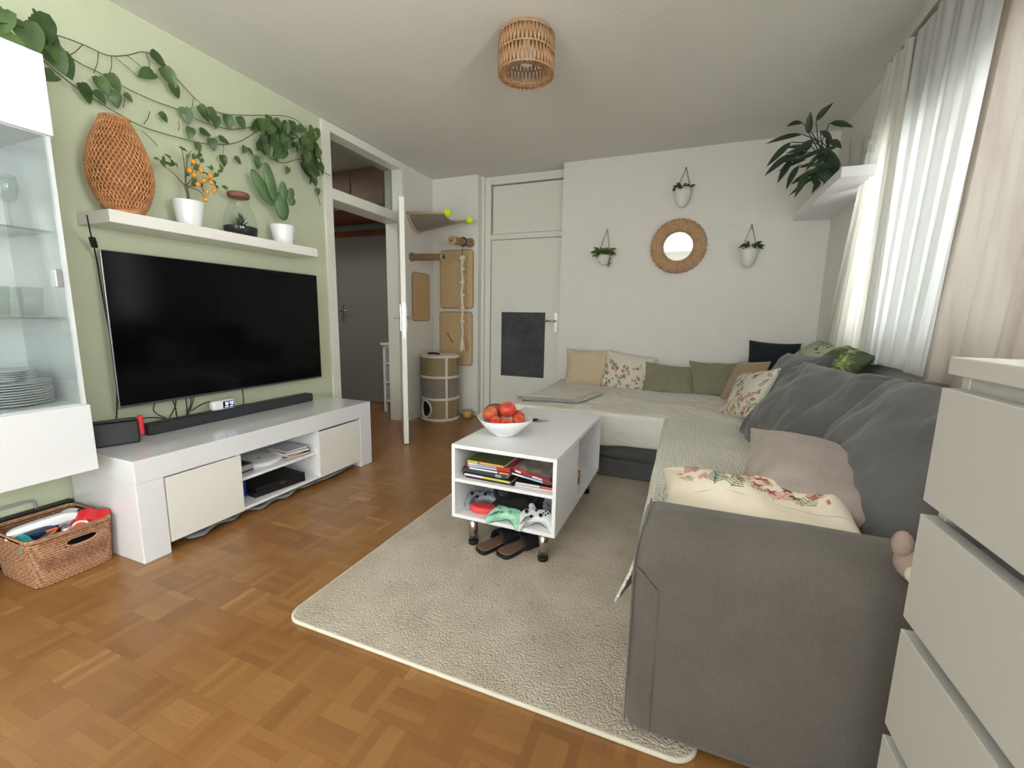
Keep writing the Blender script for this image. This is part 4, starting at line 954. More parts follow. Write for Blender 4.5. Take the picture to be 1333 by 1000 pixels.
# ------------------------------------------------------------------ curtains
rod=MB().cyl((3.50,.6,2.425),(3.50,3.05,2.425),.010).build('curtain_rod','alu'); tag(rod,'thin curtain rod under the ceiling above the window','curtain rod')
MB().ball((3.50,3.06,2.425),.018,n=14).build('rod_end','alu',rod)
b=MB()
for y_ in(2.9,1.2): b.box((3.49,y_-.006,2.42),(W,y_+.006,2.432))
b.build('bracket','alu',rod)
def curtain(name,label,yt0,yt1,yb0,yb1,zt,zb,x,folds,amp,mat,seed=0,uvs=True,xb=None,hang=None):
    me_b=MB(); nu,nv=150,50; rr=random.Random(seed); ph=[rr.uniform(0,6.28) for _ in range(4)]
    xb=x if xb is None else xb
    def f(u,v):
        y=(yt0+(yt1-yt0)*u)*(1-v)+(yb0+(yb1-yb0)*u)*v; z=zt+(zb(u)-zt)*v
        if hang and v<.5: pass
        w=math.sin(2*PI*folds*u+ph[0]+.5*math.sin(v*3+ph[1]))*.7+math.sin(2*PI*folds*2.3*u+ph[2]+v)*.3
        a=amp*(.65+.5*v); 
        z2=z-(.025*abs(math.sin(PI*folds*.5*u+ph[3])) if v<.02 else 0)
        return V((x+(xb-x)*v+a*w, y+amp*.4*math.sin(2*PI*folds*u*1.3+ph[2])*(.3+v),z2))
    vs=me_b.grid(f,nu,nv)
    uvl=me_b.bm.loops.layers.uv.new('UVMap'); idx={}
    for i in range(nu):
        for j in range(nv): idx[vs[i][j]]=(i/(nu-1),j/(nv-1))
    for fc in me_b.bm.faces:
        for lp_ in fc.loops: lp_[uvl].uv=idx[lp_.vert]
    o=me_b.build(name,mat,solid=0); tag(o,label,'curtain'); return o
curtain('sheer_curtain','white sheer curtain panel flaring open at the far side of the window',3.06,2.74,3.52,2.76,2.42,lambda u:.93-.05*u,3.485,6,.020,'sheer',1)
curtain('sheer_curtain','striped white sheer curtain panel in the middle of the window',2.86,1.93,2.90,2.16,2.43,lambda u:.88-.015*math.sin(u*9),3.500,5,.014,'sheer2',2)
curtain('long_curtain','beige curtain panel nearest the white chest of drawers',2.02,.80,2.17,.85,2.41,lambda u:.855+.01*math.sin(u*14),3.475,7,.016,'beigecurtain',3)
# ------------------------------------------------------------------ rug
rg=empty('wool_rug','large cream wool rug under the coffee table and sofa','rug',(2.03,2.0,0))
def rrect(x0,x1,y0,y1,r,k=8):
    out=[]
    for cx_,cy_,a0 in((x1-r,y1-r,0),(x0+r,y1-r,PI/2),(x0+r,y0+r,PI),(x1-r,y0+r,1.5*PI)):
        for i in range(k+1): a=a0+i*PI/2/k; out.append((cx_+r*math.cos(a),cy_+r*math.sin(a)))
    return out
RX=(1.355,2.70,.995,3.3)
MB().prism(rrect(*RX,.06),.0005,.014,.004,2).build('pile','rug',rg)
MB().tube([(x_,y_,.0075) for x_,y_ in rrect(*RX,.06)],.0072,6,closed=True).build('bound_edge','rug_edge',rg)
# ------------------------------------------------------------------ sofa
SZT=.44
sf=empty('corner_sofa','grey corner sofa with one upholstered arm along the window wall','sofa',(3.0,2.5,.015))
def soft(b,a,c,bev,seg=5,puff=0.0,n=12):
    t=MB(); t.box(a,c,bev,seg); 
    bmesh.ops.subdivide_edges(t.bm,edges=[e for e in t.bm.edges if e.calc_length()>.08],cuts=n,use_grid_fill=True)
    a=V(a);c=V(c);m_=(a+c)/2;h=(c-a)/2
    for v in t.bm.verts:
        q_=V(((v.co.x-m_.x)/h.x,(v.co.y-m_.y)/h.y,(v.co.z-m_.z)/h.z))
        nz=mnoise.noise(v.co*5)*.004
        f=[max(0,1-q_.y**2)*max(0,1-q_.z**2),max(0,1-q_.x**2)*max(0,1-q_.z**2),max(0,1-q_.y**2)*max(0,1-q_.x**2)]
        for i in range(3):
            if abs(q_[i])>.97: v.co[i]+=math.copysign(puff*f[i]**.5+nz*(1 if f[i]>.05 else 0),q_[i])
        
    for f in t.bm.faces:f.smooth=True
    b.merge(t.bm); return b
AX0,AX1,AY0,AY1,AZ=2.528,3.54,1.022,1.245,.592
t=MB(); soft(t,(AX0,AY0,.016),(AX1,AY1,AZ),.030,4,.006,n=16)
for v in t.bm.verts:
    k=max(0,min(1,(v.co.z-(AZ-.115))/.115)); ym=(AY0+AY1)/2+.015; v.co.y=ym+(v.co.y-ym)*(1-(1-math.sqrt(max(0,1-k*k)))*.72)
    if v.co.x<AX0+.1: v.co.x+=.02*k*k
t.build('arm','sofa',sf)
b=MB(); b.tube(catmull([(AX0-.003,AY0+.008,z) for z in(.03,.15,.3,.47)]+[(AX0+.004,AY0+.028,.54),(AX0+.017,AY0+.07,.586),(AX0+.02,AY1-.07,.594)],5),.0028,6)
b.tube(catmull([(AX0+.0,AY0-.0,.475),(AX0+.02,AY0-.0045,.465),(AX0+.055,AY0-.0055,.43)],5),.002,5)
b.tube([(AX0+.058,AY0-.004,z) for z in(.03,.15,.3,.43)],.0016,5); b.build('seam_piping','sofa',sf)
soft(MB(),(2.55,AY1,.016),(3.30,3.2,.20),.02,3,.002).build('base','sofa',sf)
soft(MB(),(2.540,AY1,.20),(3.32,2.86,SZT-.01),.05,4,.004).build('seat','sofa',sf)
soft(MB(),(1.52,2.86,.016),(3.40,4.10,.135),.012,3,.001).build('base','sofa_dark',sf)
soft(MB(),(1.52,2.845,.14),(3.40,4.10,SZT-.008),.05,4,.003).build('seat','sofa_dark',sf)
soft(MB(),(3.30,AY1,.02),(3.55,4.10,.775),.05,4,.004).build('backrest','sofa_dark',sf)
# blankets
ZT=SZT+.014
b=MB()
def blk(u,v):
    # v runs from the wall to the hanging front hem, u from the left end to the right
    Lx=1.93; xs=-.13+Lx*u; LY=1.45+.02*math.sin(u*7)+.025*u; s=v*LY; top=1.235
    x=1.505+xs; dz=0
    if xs<0: x=1.505-.004*0; dz=-xs
    y=4.075-s; 
    if s>top: over=s-top; y=4.075-top-.012-.02*math.sin(min(1,over/.03)*PI/2)-.012*math.sin(u*33+over*8)*min(1,over*6); dz+=max(0,over-.012)
    n_=mnoise.noise(V((x*5,y*5,dz*4)))*.011+mnoise.noise(V((x*13,y*20,dz*14)))*.008
    if s>top: y-=abs(n_)*.8; 
    if xs<0: x-=.012+n_
    z=ZT+.010+n_*(1 if s<top and xs>0 else 0)-dz
    # soft fold across the middle
    if s<top and xs>0: z+=.012*math.exp(-((x-2.15+.25*(y-3.4))/.03)**2)*math.exp(-((y-3.4)/.35)**2)
    if s<.12: z+=.02*(1-s/.12)
    return V((x,y,max(z,.05)))
b.grid(blk,150,130); o=b.build('muslin_blanket','muslin',solid=.006); tag(o,'white crinkled muslin blanket covering the far section of the sofa','blanket')
b=MB()
def thr(u,v):
    # u along the sofa (y), v across from the back cushions to the hanging hem
    y=1.238+1.60*u; Lx=.80+.03*math.sin(u*9)+.03*math.exp(-u/.06); s=v*Lx; top=.565; x=3.10-s; dz=0
    if s>top: over=s-top; x=3.10-top-.012*math.sin(min(1,over/.03)*PI/2)-(.004+.007*math.sin(u*26+over*5))*min(1,over*6)-.36*max(0,over-.12)**1.0*math.exp(-u/.10); dz=max(0,over-.010)
    n_=mnoise.noise(V((x*6,y*6,dz*5)))*.006
    edge=max(0,min(1,(1-u)/.05)); z=ZT+.022+.010*math.sin(PI*min(1,u*1.05))+n_*(s<top)-dz-(1-edge)*.026
    return V((x,y,z))
b.grid(thr,120,70); o=b.build('waffle_throw','throw',solid=.008); tag(o,'white waffle-textured throw over the seat behind the grey arm','throw')
# folded cloth at the left end
b=MB()
for k in range(3):
    def fc(u,v,k=k):
        p=V((1.50+.42*u+.10*v-.02*k,2.93+.46*v+.05*u+.012*k,ZT+.026+.008*k+.004*mnoise.noise(V((u*5,v*5,k)))))
        if u<.06: p.z-=.02*(.06-u)/.06
        return p
    b.grid(fc,26,20)
o=b.build('folded_cloth','printed_cloth' if False else 'muslin',solid=.005); tag(o,'thin white folded cloth with a blue-grey edge lying at the left end of the sofa','cloth')
e=MB(); 
for k in range(3): e.tube([V((1.50+.42*(i/20)-.02*k,2.93+.05*(i/20)+.012*k-.004,ZT+.027+.008*k)) for i in range(21)],.0022,5)
e.build('edge_stitching',simple('blue_grey_thread',rgb(120,124,150),.9),o)
# ------------------------------------------------------------------ cushions
def sprigs(kind,w,h,seed):
    """strokes of a printed plant pattern: (x0,y0,x1,y1,width,colour)"""
    r=random.Random(seed); out=[]
    pal=[rgb(150,50,50),rgb(96,110,70),rgb(70,96,96),rgb(120,84,70),rgb(190,90,80),rgb(150,130,80),rgb(90,80,90)]
    def frond(x,y,a,L,c,wd,n):
        out.append((x,y,x+L*math.cos(a),y+L*math.sin(a),wd*.6,c))
        for i in range(n):
            t=(i+1)/(n+1); px_,py_=x+L*t*math.cos(a),y+L*t*math.sin(a); l=L*.30*(1.15-t)
            for s_ in(-1,1): out.append((px_,py_,px_+l*math.cos(a+s_*.9),py_+l*math.sin(a+s_*.9),wd,c))
    def flower(x,y,rad,c,wd):
        for k in range(5):
            a=2*PI*k/5+r.random(); out.append((x,y,x+rad*math.cos(a),y+rad*math.sin(a),wd,c))
    return r,pal,out,frond,flower
def paint_strokes(P,base,out,soft_=.0012):
    C=np.tile(np.array(base),(len(P),1)).astype(float)
    for x0,y0,x1,y1,wd,c in out:
        d=np.array([x1-x0,y1-y0]); L2=d@d+1e-12
        t=np.clip(((P[:,0]-x0)*d[0]+(P[:,1]-y0)*d[1])/L2,0,1)
        dist=np.hypot(P[:,0]-(x0+t*d[0]),P[:,1]-(y0+t*d[1])); k=np.clip((wd-dist)/soft_,0,1)[:,None]
        C=C*(1-k)+np.array(c)*k
    return C
def pillow(name,label,c,right,up,w,h,t,mat,n=44,seed=1,wr=1.0,paint=None,group=None,cat='cushion',pinch=.07,warp=None,pw=.42):
    b=MB(); rr=random.Random(seed); ox=rr.uniform(0,50); uv={}
    def pt(i,j,s_):
        u=math.sin(PI/2*(2*i/(n-1)-1)*.96)/math.sin(PI/2*.96); v=math.sin(PI/2*(2*j/(n-1)-1)*.96)/math.sin(PI/2*.96)
        x=u*w/2*(1-pinch*(1-v*v)); y=v*h/2*(1-pinch*(1-u*u))
        m_=max(0,(1-u*u)*(1-v*v)); z=s_*t/2*m_**pw
        e_=m_**.3
        z+=s_*e_*wr*(.010*mnoise.noise(V((x*7+ox,y*7,s_*3)))+.004*mnoise.noise(V((x*20+ox,y*14,s_))))
        z+=wr*.012*mnoise.noise(V((x*5,y*5,ox)))
        # creases running out of the corners
        for cx_ in(-1,1):
            for cy_ in(-1,1):
                d=math.hypot(u-cx_,v-cy_); a=math.atan2(v-cy_,u-cx_); z+=s_*wr*.0045*math.sin(a*9+ox+cx_*2+cy_)*max(0,1-d/1.0)*min(1,d*5)*e_
        p=V((x,y,z))
        if warp: p=warp(p,u,v)
        return p,(x,y,s_)
    top={};bot={};info=[]
    for i in range(n):
        for j in range(n):
            edge=i in(0,n-1) or j in(0,n-1)
            p,q_=pt(i,j,1); vv=b.bm.verts.new(p); top[i,j]=vv; info.append(q_)
            if edge: bot[i,j]=vv
    for i in range(1,n-1):
        for j in range(1,n-1): p,q_=pt(i,j,-1); bot[i,j]=b.bm.verts.new(p); info.append(q_)
    for i in range(n-1):
        for j in range(n-1):
            for D,o_ in((top,0),(bot,1)):
                q_=[D[i,j],D[i+1,j],D[i+1,j+1],D[i,j+1]]
                f=b.bm.faces.new(q_[::-1] if o_ else q_); f.smooth=True
    o=b.build(name,mat); o.matrix_basis=frame(c,right,up)
    if paint:
        A=np.array(info); C=paint(A[:,:2],A[:,2]); ca=o.data.color_attributes.new('Col','FLOAT_COLOR','POINT')
        ca.data.foreach_set('color',np.hstack([np.clip(C,0,1),np.ones((len(C),1))]).astype(np.float32).ravel())
    tag(o,label,cat,group); return o
CREAM=rgb(226,214,196); PALE=rgb(214,206,192)
def floral_small(w,h,seed,dense=1.0,region=None):
    r,pal,out,frond,flower=sprigs('s',w,h,seed)
    for k in range(int(70*dense)):
        x=r.uniform(-w/2,w/2);y=r.uniform(-h/2,h/2)
        if region and not region(x,y): continue
        c=r.choice(pal)
        if r.random()<.6: frond(x,y,r.uniform(.6,2.5),r.uniform(.03,.07),c,.0022,5)
        else: flower(x,y,r.uniform(.006,.012),c,.003)
    return lambda P,S_: np.where((S_>0)[:,None],paint_strokes(P,PALE,out,.001),np.array(PALE))
def pil4(name,label,tl,tr,br,bl,plane,t,mat,**k):
    """cushion whose corners are the room points seen at four pixels on a plane"""
    P=[at(*p,**plane) for p in(tl,tr,br,bl)]; c=(P[0]+P[1]+P[2]+P[3])/4
    right=((P[1]-P[0])+(P[2]-P[3])).normalized(); up=((P[0]-P[3])+(P[1]-P[2]))
    w=((P[1]-P[0]).length+(P[2]-P[3]).length)/2; h=((P[0]-P[3]).length+(P[1]-P[2]).length)/2
    return pillow(name,label,c,right,up,w*1.03,h*1.03,t,mat,**k)
pillow('beige_cushion','plain beige linen cushion leaning on the far wall at the left end of the row',(1.765,4.015,.615),(1,.02,0),(-.02,.18,1),.42,.36,.12,'beige',seed=3,wr=1.5,pinch=.09)
pillow('floral_cushion','flower-printed white cushion leaning on the far wall between the beige and olive cushions',(2.14,3.985,.595),(1,.0,-.13),(.12,.25,1),.44,.35,.13,'painted',n=110,seed=4,wr=1.4,paint=floral_small(.44,.35,5,1.8,lambda x,y:y<.06))
pillow('olive_cushion','left one of the two olive green cushions leaning on the far wall',(2.50,3.95,.555),(1,.05,-.06),(.10,.5,.9),.45,.31,.17,'olive',n=56,seed=6,wr=2.2,pinch=.12,group='olive green cushions')
pillow('olive_cushion','right one of the two olive green cushions, half behind the brown cushion',(2.86,3.96,.585),(1,-.04,.03),(-.02,.45,.9),.42,.33,.16,'olive',n=56,seed=8,wr=2.2,pinch=.12,group='olive green cushions')
pillow('tan_cushion','brown cushion standing on edge in the sofa corner beside the olive cushion',(3.03,3.62,.61),(.42,-.9,.10),(.42,.12,.9),.38,.38,.11,'tan',seed=9,wr=.7)
pillow('flower_print_cushion','flower-printed white cushion standing tilted before the grey back cushions',(3.00,3.14,.600),(.35,-.88,.22),(.48,.10,.87),.44,.36,.13,'painted',n=110,seed=10,wr=1.2,paint=floral_small(.44,.36,11,1.6))
pillow('black_cushion','charcoal black cushion standing against the far wall in the corner',(3.27,4.0,.72),(1,0,-.04),(0,.14,1),.37,.40,.12,'charcoal',seed=12,wr=.7)
def zebra(P,S_):
    out=[];r=random.Random(4)
    for k in range(150):
        x=r.uniform(-.25,.25);y=r.uniform(-.25,.25);a=r.uniform(0,PI);L=r.uniform(.02,.045); out.append((x,y,x+L*math.cos(a),y+L*math.sin(a),.0045,rgb(52,56,54)))
    return paint_strokes(P,rgb(176,182,158),out,.002)
def tropic(P,S_):
    out=[];r=random.Random(9); 
    for k in range(26):
        x=r.uniform(-.22,.22);y=r.uniform(-.2,.2);a=r.uniform(0,6.28)
        for m_ in range(7):
            aa=a+2*PI*m_/7; out.append((x+.012*math.cos(aa),y+.012*math.sin(aa),x+.042*math.cos(aa),y+.042*math.sin(aa),.008,r.choice([rgb(148,158,104),rgb(166,176,120),rgb(112,128,88)])))
        out.append((x,y,x,y,.012,rgb(182,196,120)))
    return paint_strokes(P,rgb(88,98,76),out,.002)
pillow('patterned_cushion','black and pale scribble-patterned cushion on top of the sofa back',(3.42,3.52,.85),(-.1,-1,-.02),(.75,-.1,.62),.62,.26,.13,'painted',n=90,seed=13,wr=.5,paint=zebra)
pillow('tropical_cushion','green tropical leaf cushion on top of the sofa back below the curtain',(3.41,2.92,.845),(-.06,-1,-.05),(.75,-.1,.62),.46,.26,.14,'painted',n=90,seed=14,wr=.5,paint=tropic)
gb='large grey back cushions on the sofa'
pillow('back_cushion','farthest large grey back cushion near the sofa corner',(3.20,3.02,.66),(.18,-1,.05),(.42,.05,.9),.58,.50,.20,'sofa_dark',seed=15,wr=1.3,group=gb)
pillow('back_cushion','middle large grey back cushion behind the mauve cushion',(3.13,2.28,.655),(.18,-1,.02),(.58,.12,.8),.80,.54,.22,'sofa_dark',n=60,seed=16,wr=2.5,group=gb)
pillow('back_cushion','nearest large grey back cushion beside the white drawers',(3.22,1.60,.67),(.12,-1,.03),(.58,.12,.8),.70,.54,.22,'sofa_dark',n=60,seed=17,wr=2.6,group=gb)
pillow('mauve_cushion','mauve grey cushion lying tilted behind the front flower cushion',(3.025,1.53,.612),(.97,-.17,-.10),(.62,.75,.26),.44,.37,.14,'mauve',n=60,seed=18,wr=2.4)
# front cushion with large embroidered plants
def front_paint():
    r,pal,out,frond,flower=sprigs('l',.46,.34,21); w=.46
    top=lambda y:y
    red=rgb(168,48,56);grn=rgb(70,104,72);teal=rgb(52,96,92);brn=rgb(92,70,62);pink=rgb(196,96,92);ol=rgb(128,134,84)
    out.append((-.14,-.10,-.135,.02,.003,teal)); frond(-.14,-.10,1.45,.15,teal,.0030,9)
    frond(-.20,.0,1.9,.12,red,.003,7); frond(-.19,-.06,1.2,.06,pink,.003,4)
    for a in(.3,1.2,2.2,3.2,4.4,5.4): out.append((-.07,.0,-.07+.05*math.cos(a),.0+.05*math.sin(a),.004,ol))
    frond(-.09,-.12,1.2,.12,grn,.003,6)
    for x,y in((.0,-.02),(.045,-.05),(.02,.04),(-.02,.07)): flower(x,y,.02,red,.0045); frond(x,y-.07,1.5,.07,red,.002,3)
    frond(.06,-.10,1.1,.13,pink,.003,6)
    for x,y in((.10,.0),(.13,.03),(.12,-.05)): flower(x,y,.016,brn,.005)
    frond(.13,-.10,1.0,.12,ol,.003,7); frond(.17,-.06,1.4,.10,red,.0028,6); frond(-.05,.05,1.7,.08,pink,.0025,5); frond(.03,.07,1.2,.07,grn,.0028,5); frond(.18,.04,1.9,.08,brn,.0026,5); frond(-.16,.08,.6,.07,ol,.003,5)
    out=[(a*.8,b_*.62+.055,c_*.8,d_*.62+.055,e_*.85,f_) for a,b_,c_,d_,e_,f_ in out]
    n0=len(out)
    sp=[]
    def frond(x,y,a,L,c,wd,n):
        sp.append((x,y,x+L*math.cos(a),y+L*math.sin(a),wd*.6,c))
        for i in range(n):
            t=(i+1)/(n+1); l=L*.34*(1.1-t)
            for s_ in(-1,1): sp.append((x+L*t*math.cos(a),y+L*t*math.sin(a),x+L*t*math.cos(a)+l*math.cos(a+s_*.9),y+L*t*math.sin(a)+l*math.sin(a+s_*.9),wd,c))
    for k in range(26): frond(r.uniform(-.20,.20),r.uniform(-.01,.10),r.uniform(.3,2.8),r.uniform(.02,.045),r.choice(pal),.0019,4)
    out=out+sp+[(-.2,-.028,.21,-.036,.0012,rgb(170,158,140))]
    return lambda P,S_: np.where((S_>0)[:,None],paint_strokes(P,CREAM,out,.0012),np.array(CREAM))
pillow('embroidered_cushion','cream cushion with embroidered plants propped behind the grey sofa arm',(2.822,1.345,.530),(1,-.01,-.015),(.03,.97,.24),.52,.33,.16,'painted',n=170,seed=22,wr=2.2,paint=front_paint(),pinch=.09)
# plush toy beside the dresser
pl_=empty('plush_toy','small pale pink plush toy wedged between sofa arm and drawers','plush toy',(3.05,1.12,.66))
mp=Matrix.Translation((3.068,1.045,.602)); fz=simple('pale_pink_plush',rgb(172,150,142),.95,bump=.6,bs=150,bd=.004)
MB().ball((0,0,0),.040,(1,1,1.0),n=20,mx=mp).build('head',fz,pl_); MB().ball((0,0,0),.022,(.8,1,1.3),n=14,mx=mp@Matrix.Translation((-.03,-.0,.035))).build('ear',fz,pl_)
MB().ball((0,0,0),.022,(.8,1,1.3),n=14,mx=mp@Matrix.Translation((.035,0,.035))).build('ear',fz,pl_); MB().ball((0,0,0),.022,(1,1,.9),n=14,mx=mp@Matrix.Translation((-.012,-.035,-.01))).build('muzzle','plush_trim',pl_)
# ------------------------------------------------------------------ coffee table
TA=-.0172; TM=Matrix.Translation((1.6496,1.6618,0))@Matrix.Rotation(TA,4,'Z'); TW,TL,T0,T1=.5003,.918,.1524,.502
tb_=empty('coffee_table','white coffee table with open shelves on four steel legs','coffee table',mx=TM.copy())
def tbox(nm,a,c,mat='matte_white',bev=.001): return MB().box(a,c,bev,1,mx=TM).build(nm,mat,tb_)
tk=.017; TS=.340; PV=.377
tbox('table_top',(0,0,T1-tk),(TW,TL,T1)); tbox('bottom_board',(0,0,T0),(TW,TL,T0+tk))
tbox('side_panel',(0,0,T0+tk),(tk,TL,T1-tk)); tbox('side_panel',(TW-tk,0,T0+tk),(TW,PV,T1-tk))
tbox('end_panel',(tk,TL-tk,T0+tk),(TW,TL,T1-tk)); tbox('partition',(tk,PV-.016,T0+tk),(TW-tk,PV,T1-tk)); tbox('shelf',(tk,.002,TS-.015),(TW-tk,PV-.016,TS))
for x_,y_ in((.088,.05),(TW-.065,.05),(.088,TL-.05),(TW-.065,TL-.05)):
    lg=MB().cyl(TM@V((x_,y_,.030)),TM@V((x_,y_,T0)),.0215,n=28).build('leg','chrome',tb_); MB().cyl(TM@V((x_,y_,.0145)),TM@V((x_,y_,.033)),.0235,n=28).build('foot','rubber',lg)
# bowl with fruit
bc=at(657,561,z=T1+.02); bc.z=T1; bw=empty('fruit_bowl','white wavy-rimmed bowl of fruit on the coffee table','bowl',bc)
RB=.138
MB().lathe([(0,.004),(.045,.002),(.052,.0),(.055,.006),(.085,.028),(.115,.058),(RB,.088),(RB-.004,.090),(.110,.062),(.08,.034),(.05,.014),(0,.012)],bc,64,fr=lambda a,j:1+(.045*math.cos(4*a+.6) if j in(6,7) else .02*math.cos(4*a+.6) if j in(5,8) else 0)).build('bowl_body','ceramic',bw)
def apple(label,c,r,mat,tilt=(0,0),name='apple'):
    e=empty(name,label,'fruit',c,'fruit in the white bowl'); mx=Matrix.Translation(V(c))@Matrix.Rotation(tilt[0],4,'X')@Matrix.Rotation(tilt[1],4,'Y')
    pr=[]
    for k in range(17):
        t=-PI/2+PI*k/16; rr=r*math.cos(t)*(1+.06*math.sin(t)); z=r*.92*math.sin(t)
        if k>13: z-=r*.24*((k-13)/3)**1.5
        if k<3: z+=r*.12*((3-k)/3)**1.5
        pr.append((max(0,rr),z))
    MB().lathe(pr,n=28,mx=mx).build('skin',mat,e); MB().cyl(mx@V((0,0,r*.62)),mx@V((r*.1,0,r*1.05)),.0015,n=6).build('stem','bark',e); return e
apple('red and yellow apple topmost at the left of the bowl',bc+V((-.075,-.01,.100)),.039,'apple_y',(.3,-.5))
apple('red apple highest in the middle of the bowl',bc+V((.008,.015,.125)),.042,'apple',(.2,.1))
apple('small red fruit low at the front left of the bowl',bc+V((-.025,-.055,.074)),.029,'apple',(.8,.2))
apple('small red fruit low at the front centre of the bowl',bc+V((.032,-.060,.070)),.030,'apple',(.9,0))
apple('small red fruit at the right side of the bowl',bc+V((.075,-.01,.082)),.031,'apple',(.5,.6))
apple('dark red apple behind the yellow one at the back left of the bowl',bc+V((-.07,.055,.092)),.036,'apple',(-.4,-.2))
apple('red apple at the back of the bowl, behind the highest one',bc+V((.045,.065,.085)),.033,'apple',(-.4,.4))
ban=bc+V((-.10,.035,.105)); o=MB().tube(catmull([ban+V((-.03,0,.0)),ban+V((0,.02,.018)),ban+V((.05,.035,.018)),ban+V((.09,.04,.0))],6),.013,8,rf=lambda t:.35+.75*math.sin(PI*min(.97,max(.05,t)))).build('dried_pepper',simple('dark_red_pepper',rgb(110,30,32),.35)); tag(o,'dark red pepper lying along the back rim of the bowl','fruit','fruit in the white bowl')
# knife
kp=at(683,546,z=T1+.008); kq=at(714,548,z=T1+.008); dk_=(kq-kp); kn=empty('knife','kitchen knife with a black handle on the coffee table behind the bowl','knife',kp); kmx=frame(kp,dk_,V((0,0,1)).cross(dk_)); Lk=dk_.length
MB().prism(smooth2([(-.02,-.012),(Lk*.5,-.011),(Lk*.52,.010),(0,.012),(-.03,.004)],4),-.006,.008,.004,2,mx=kmx,smooth=True).build('handle','black_plastic',kn)
MB().prism([(Lk*.5,-.010),(Lk*.85,-.012),(Lk*1.05,.002),(Lk*.9,.008),(Lk*.5,.009)],-.001,.0012,mx=kmx).build('blade','chrome',kn)
# books on the upper shelf of the table
def tb(u,v,z): return TM@V((u,v,z))
def tbook(name,label,u0,u1,v0,z,t,cover,rz=0,tilt=0,depth=.2,grp='books on the coffee table shelf'):
    e=empty(name,label,'book' if name=='book' else 'game case',tb((u0+u1)/2,v0+depth/2,z),grp); w=u1-u0
    mx=TM@Matrix.Translation(((u0+u1)/2,v0+depth/2,z))@Matrix.Rotation(rz,4,'Z')@Matrix.Rotation(tilt,4,'Y'); cv=.0016
    bb=MB(); bb.box((-w/2,-depth/2,0),(w/2,depth/2,cv),mx=mx); bb.box((-w/2,-depth/2,t-cv),(w/2,depth/2,t),mx=mx); bb.box((-w/2,-depth/2,0),(w/2,-depth/2+cv,t),mx=mx); bb.build('cover',cover,e)
    MB().box((-w/2+.003,-depth/2+cv,cv),(w/2-.003,depth/2-.003,t-cv),mx=mx).build('pages','paper',e)
    return e,mx,w,t,depth
def spine(e,mx,w,t,depth,x0,x1,mat,f=.7): MB().box((-w/2+w*x0,-depth/2-.0006,t*(.5-f/2)),(-w/2+w*x1,-depth/2+.0004,t*(.5+f/2)),mx=mx).build('spine_print',mat,e)
C_=lambda *c:simple('cover_'+'_'.join(map(str,c)),rgb(*c),.35)
wh=C_(225,222,225); lb_=C_(170,195,225); rd=C_(200,55,60); pk=C_(235,215,220); yl=C_(205,195,90); dg=C_(62,70,80); org=C_(215,160,90); bl_=C_(40,42,50); mar=C_(130,35,45); gn=C_(90,110,90)
z=TS+.0006
rows_=[('book','lowest book of the left pile, thin with pale page edges',.055,.300,.008,C_(40,30,34),[(0,.0,wh)]),
 ('book','pink and yellow-spined book second from the bottom of the left pile',.045,.290,.013,bl_,[(.03,.42,pk),(.42,.98,yl)]),
 ('book','thick dark grey book in the middle of the left pile',.035,.265,.018,dg,[(.75,.88,C_(150,165,160))]),
 ('game_case','white game case above the thick grey book in the left pile',.060,.275,.011,mar,[(.06,.72,wh),(.76,.98,org)]),
 ('game_case','lower of two light blue and red game cases in the left pile',.055,.270,.011,rd,[(.04,.70,lb_)]),
 ('game_case','upper of two light blue and red game cases in the left pile',.055,.268,.011,rd,[(.04,.25,wh),(.25,.70,lb_)]),
 ('book','orange and yellow book topmost on the left pile',.065,.255,.013,C_(90,100,50),[(.02,.3,yl),(.35,.98,org)])]
for nm,lab,u0,u1,t,cvr,pr in rows_:
    e,mx,w,t_,dp_=tbook(nm,lab,u0,u1,.035+rnd.uniform(-.008,.008),z,t,cvr,rnd.uniform(-.05,.05))
    for a,c,mt in pr:
        if c>a: spine(e,mx,w,t_,dp_,a,c,mt)
    z+=t+.0006
z=TS+.0006
rows_=[('book','lowest thin white book of the right pile',.302,.478,.009,C_(215,210,215),[],0),
 ('game_case','game case with a pink and orange spine in the right pile',.300,.478,.011,bl_,[(.03,.65,pk),(.68,.98,C_(220,90,50))],0),
 ('game_case','game case with a light blue spine sloping in the right pile',.285,.470,.011,dg,[(.0,.3,wh),(.3,.8,lb_)],.10),
 ('game_case','brown-red game case sloping near the top of the right pile',.290,.475,.011,C_(150,60,50),[(.05,.2,wh),(.5,.75,pk)],.14),
 ('game_case','dark red game case topmost on the right pile with a patterned cover',.275,.465,.011,mar,[(.1,.4,rd)],.13)]
for nm,lab,u0,u1,t,cvr,pr,tl_ in rows_:
    if tl_ and z<TS+.03: z+=.012
    e,mx,w,t_,dp_=tbook(nm,lab,u0,u1,.035+.012*(tl_>0),z,t,cvr,-.06*(tl_>0),tl_)
    for a,c,mt in pr: spine(e,mx,w,t_,dp_,a,c,mt)
    z+=t+.0008
MB().box((-.08,-.095,.0110),(.09,.09,.0116),mx=mx).build('cover_print',cov(150,138,128,(196,184,170),'patterned_cover'),e)
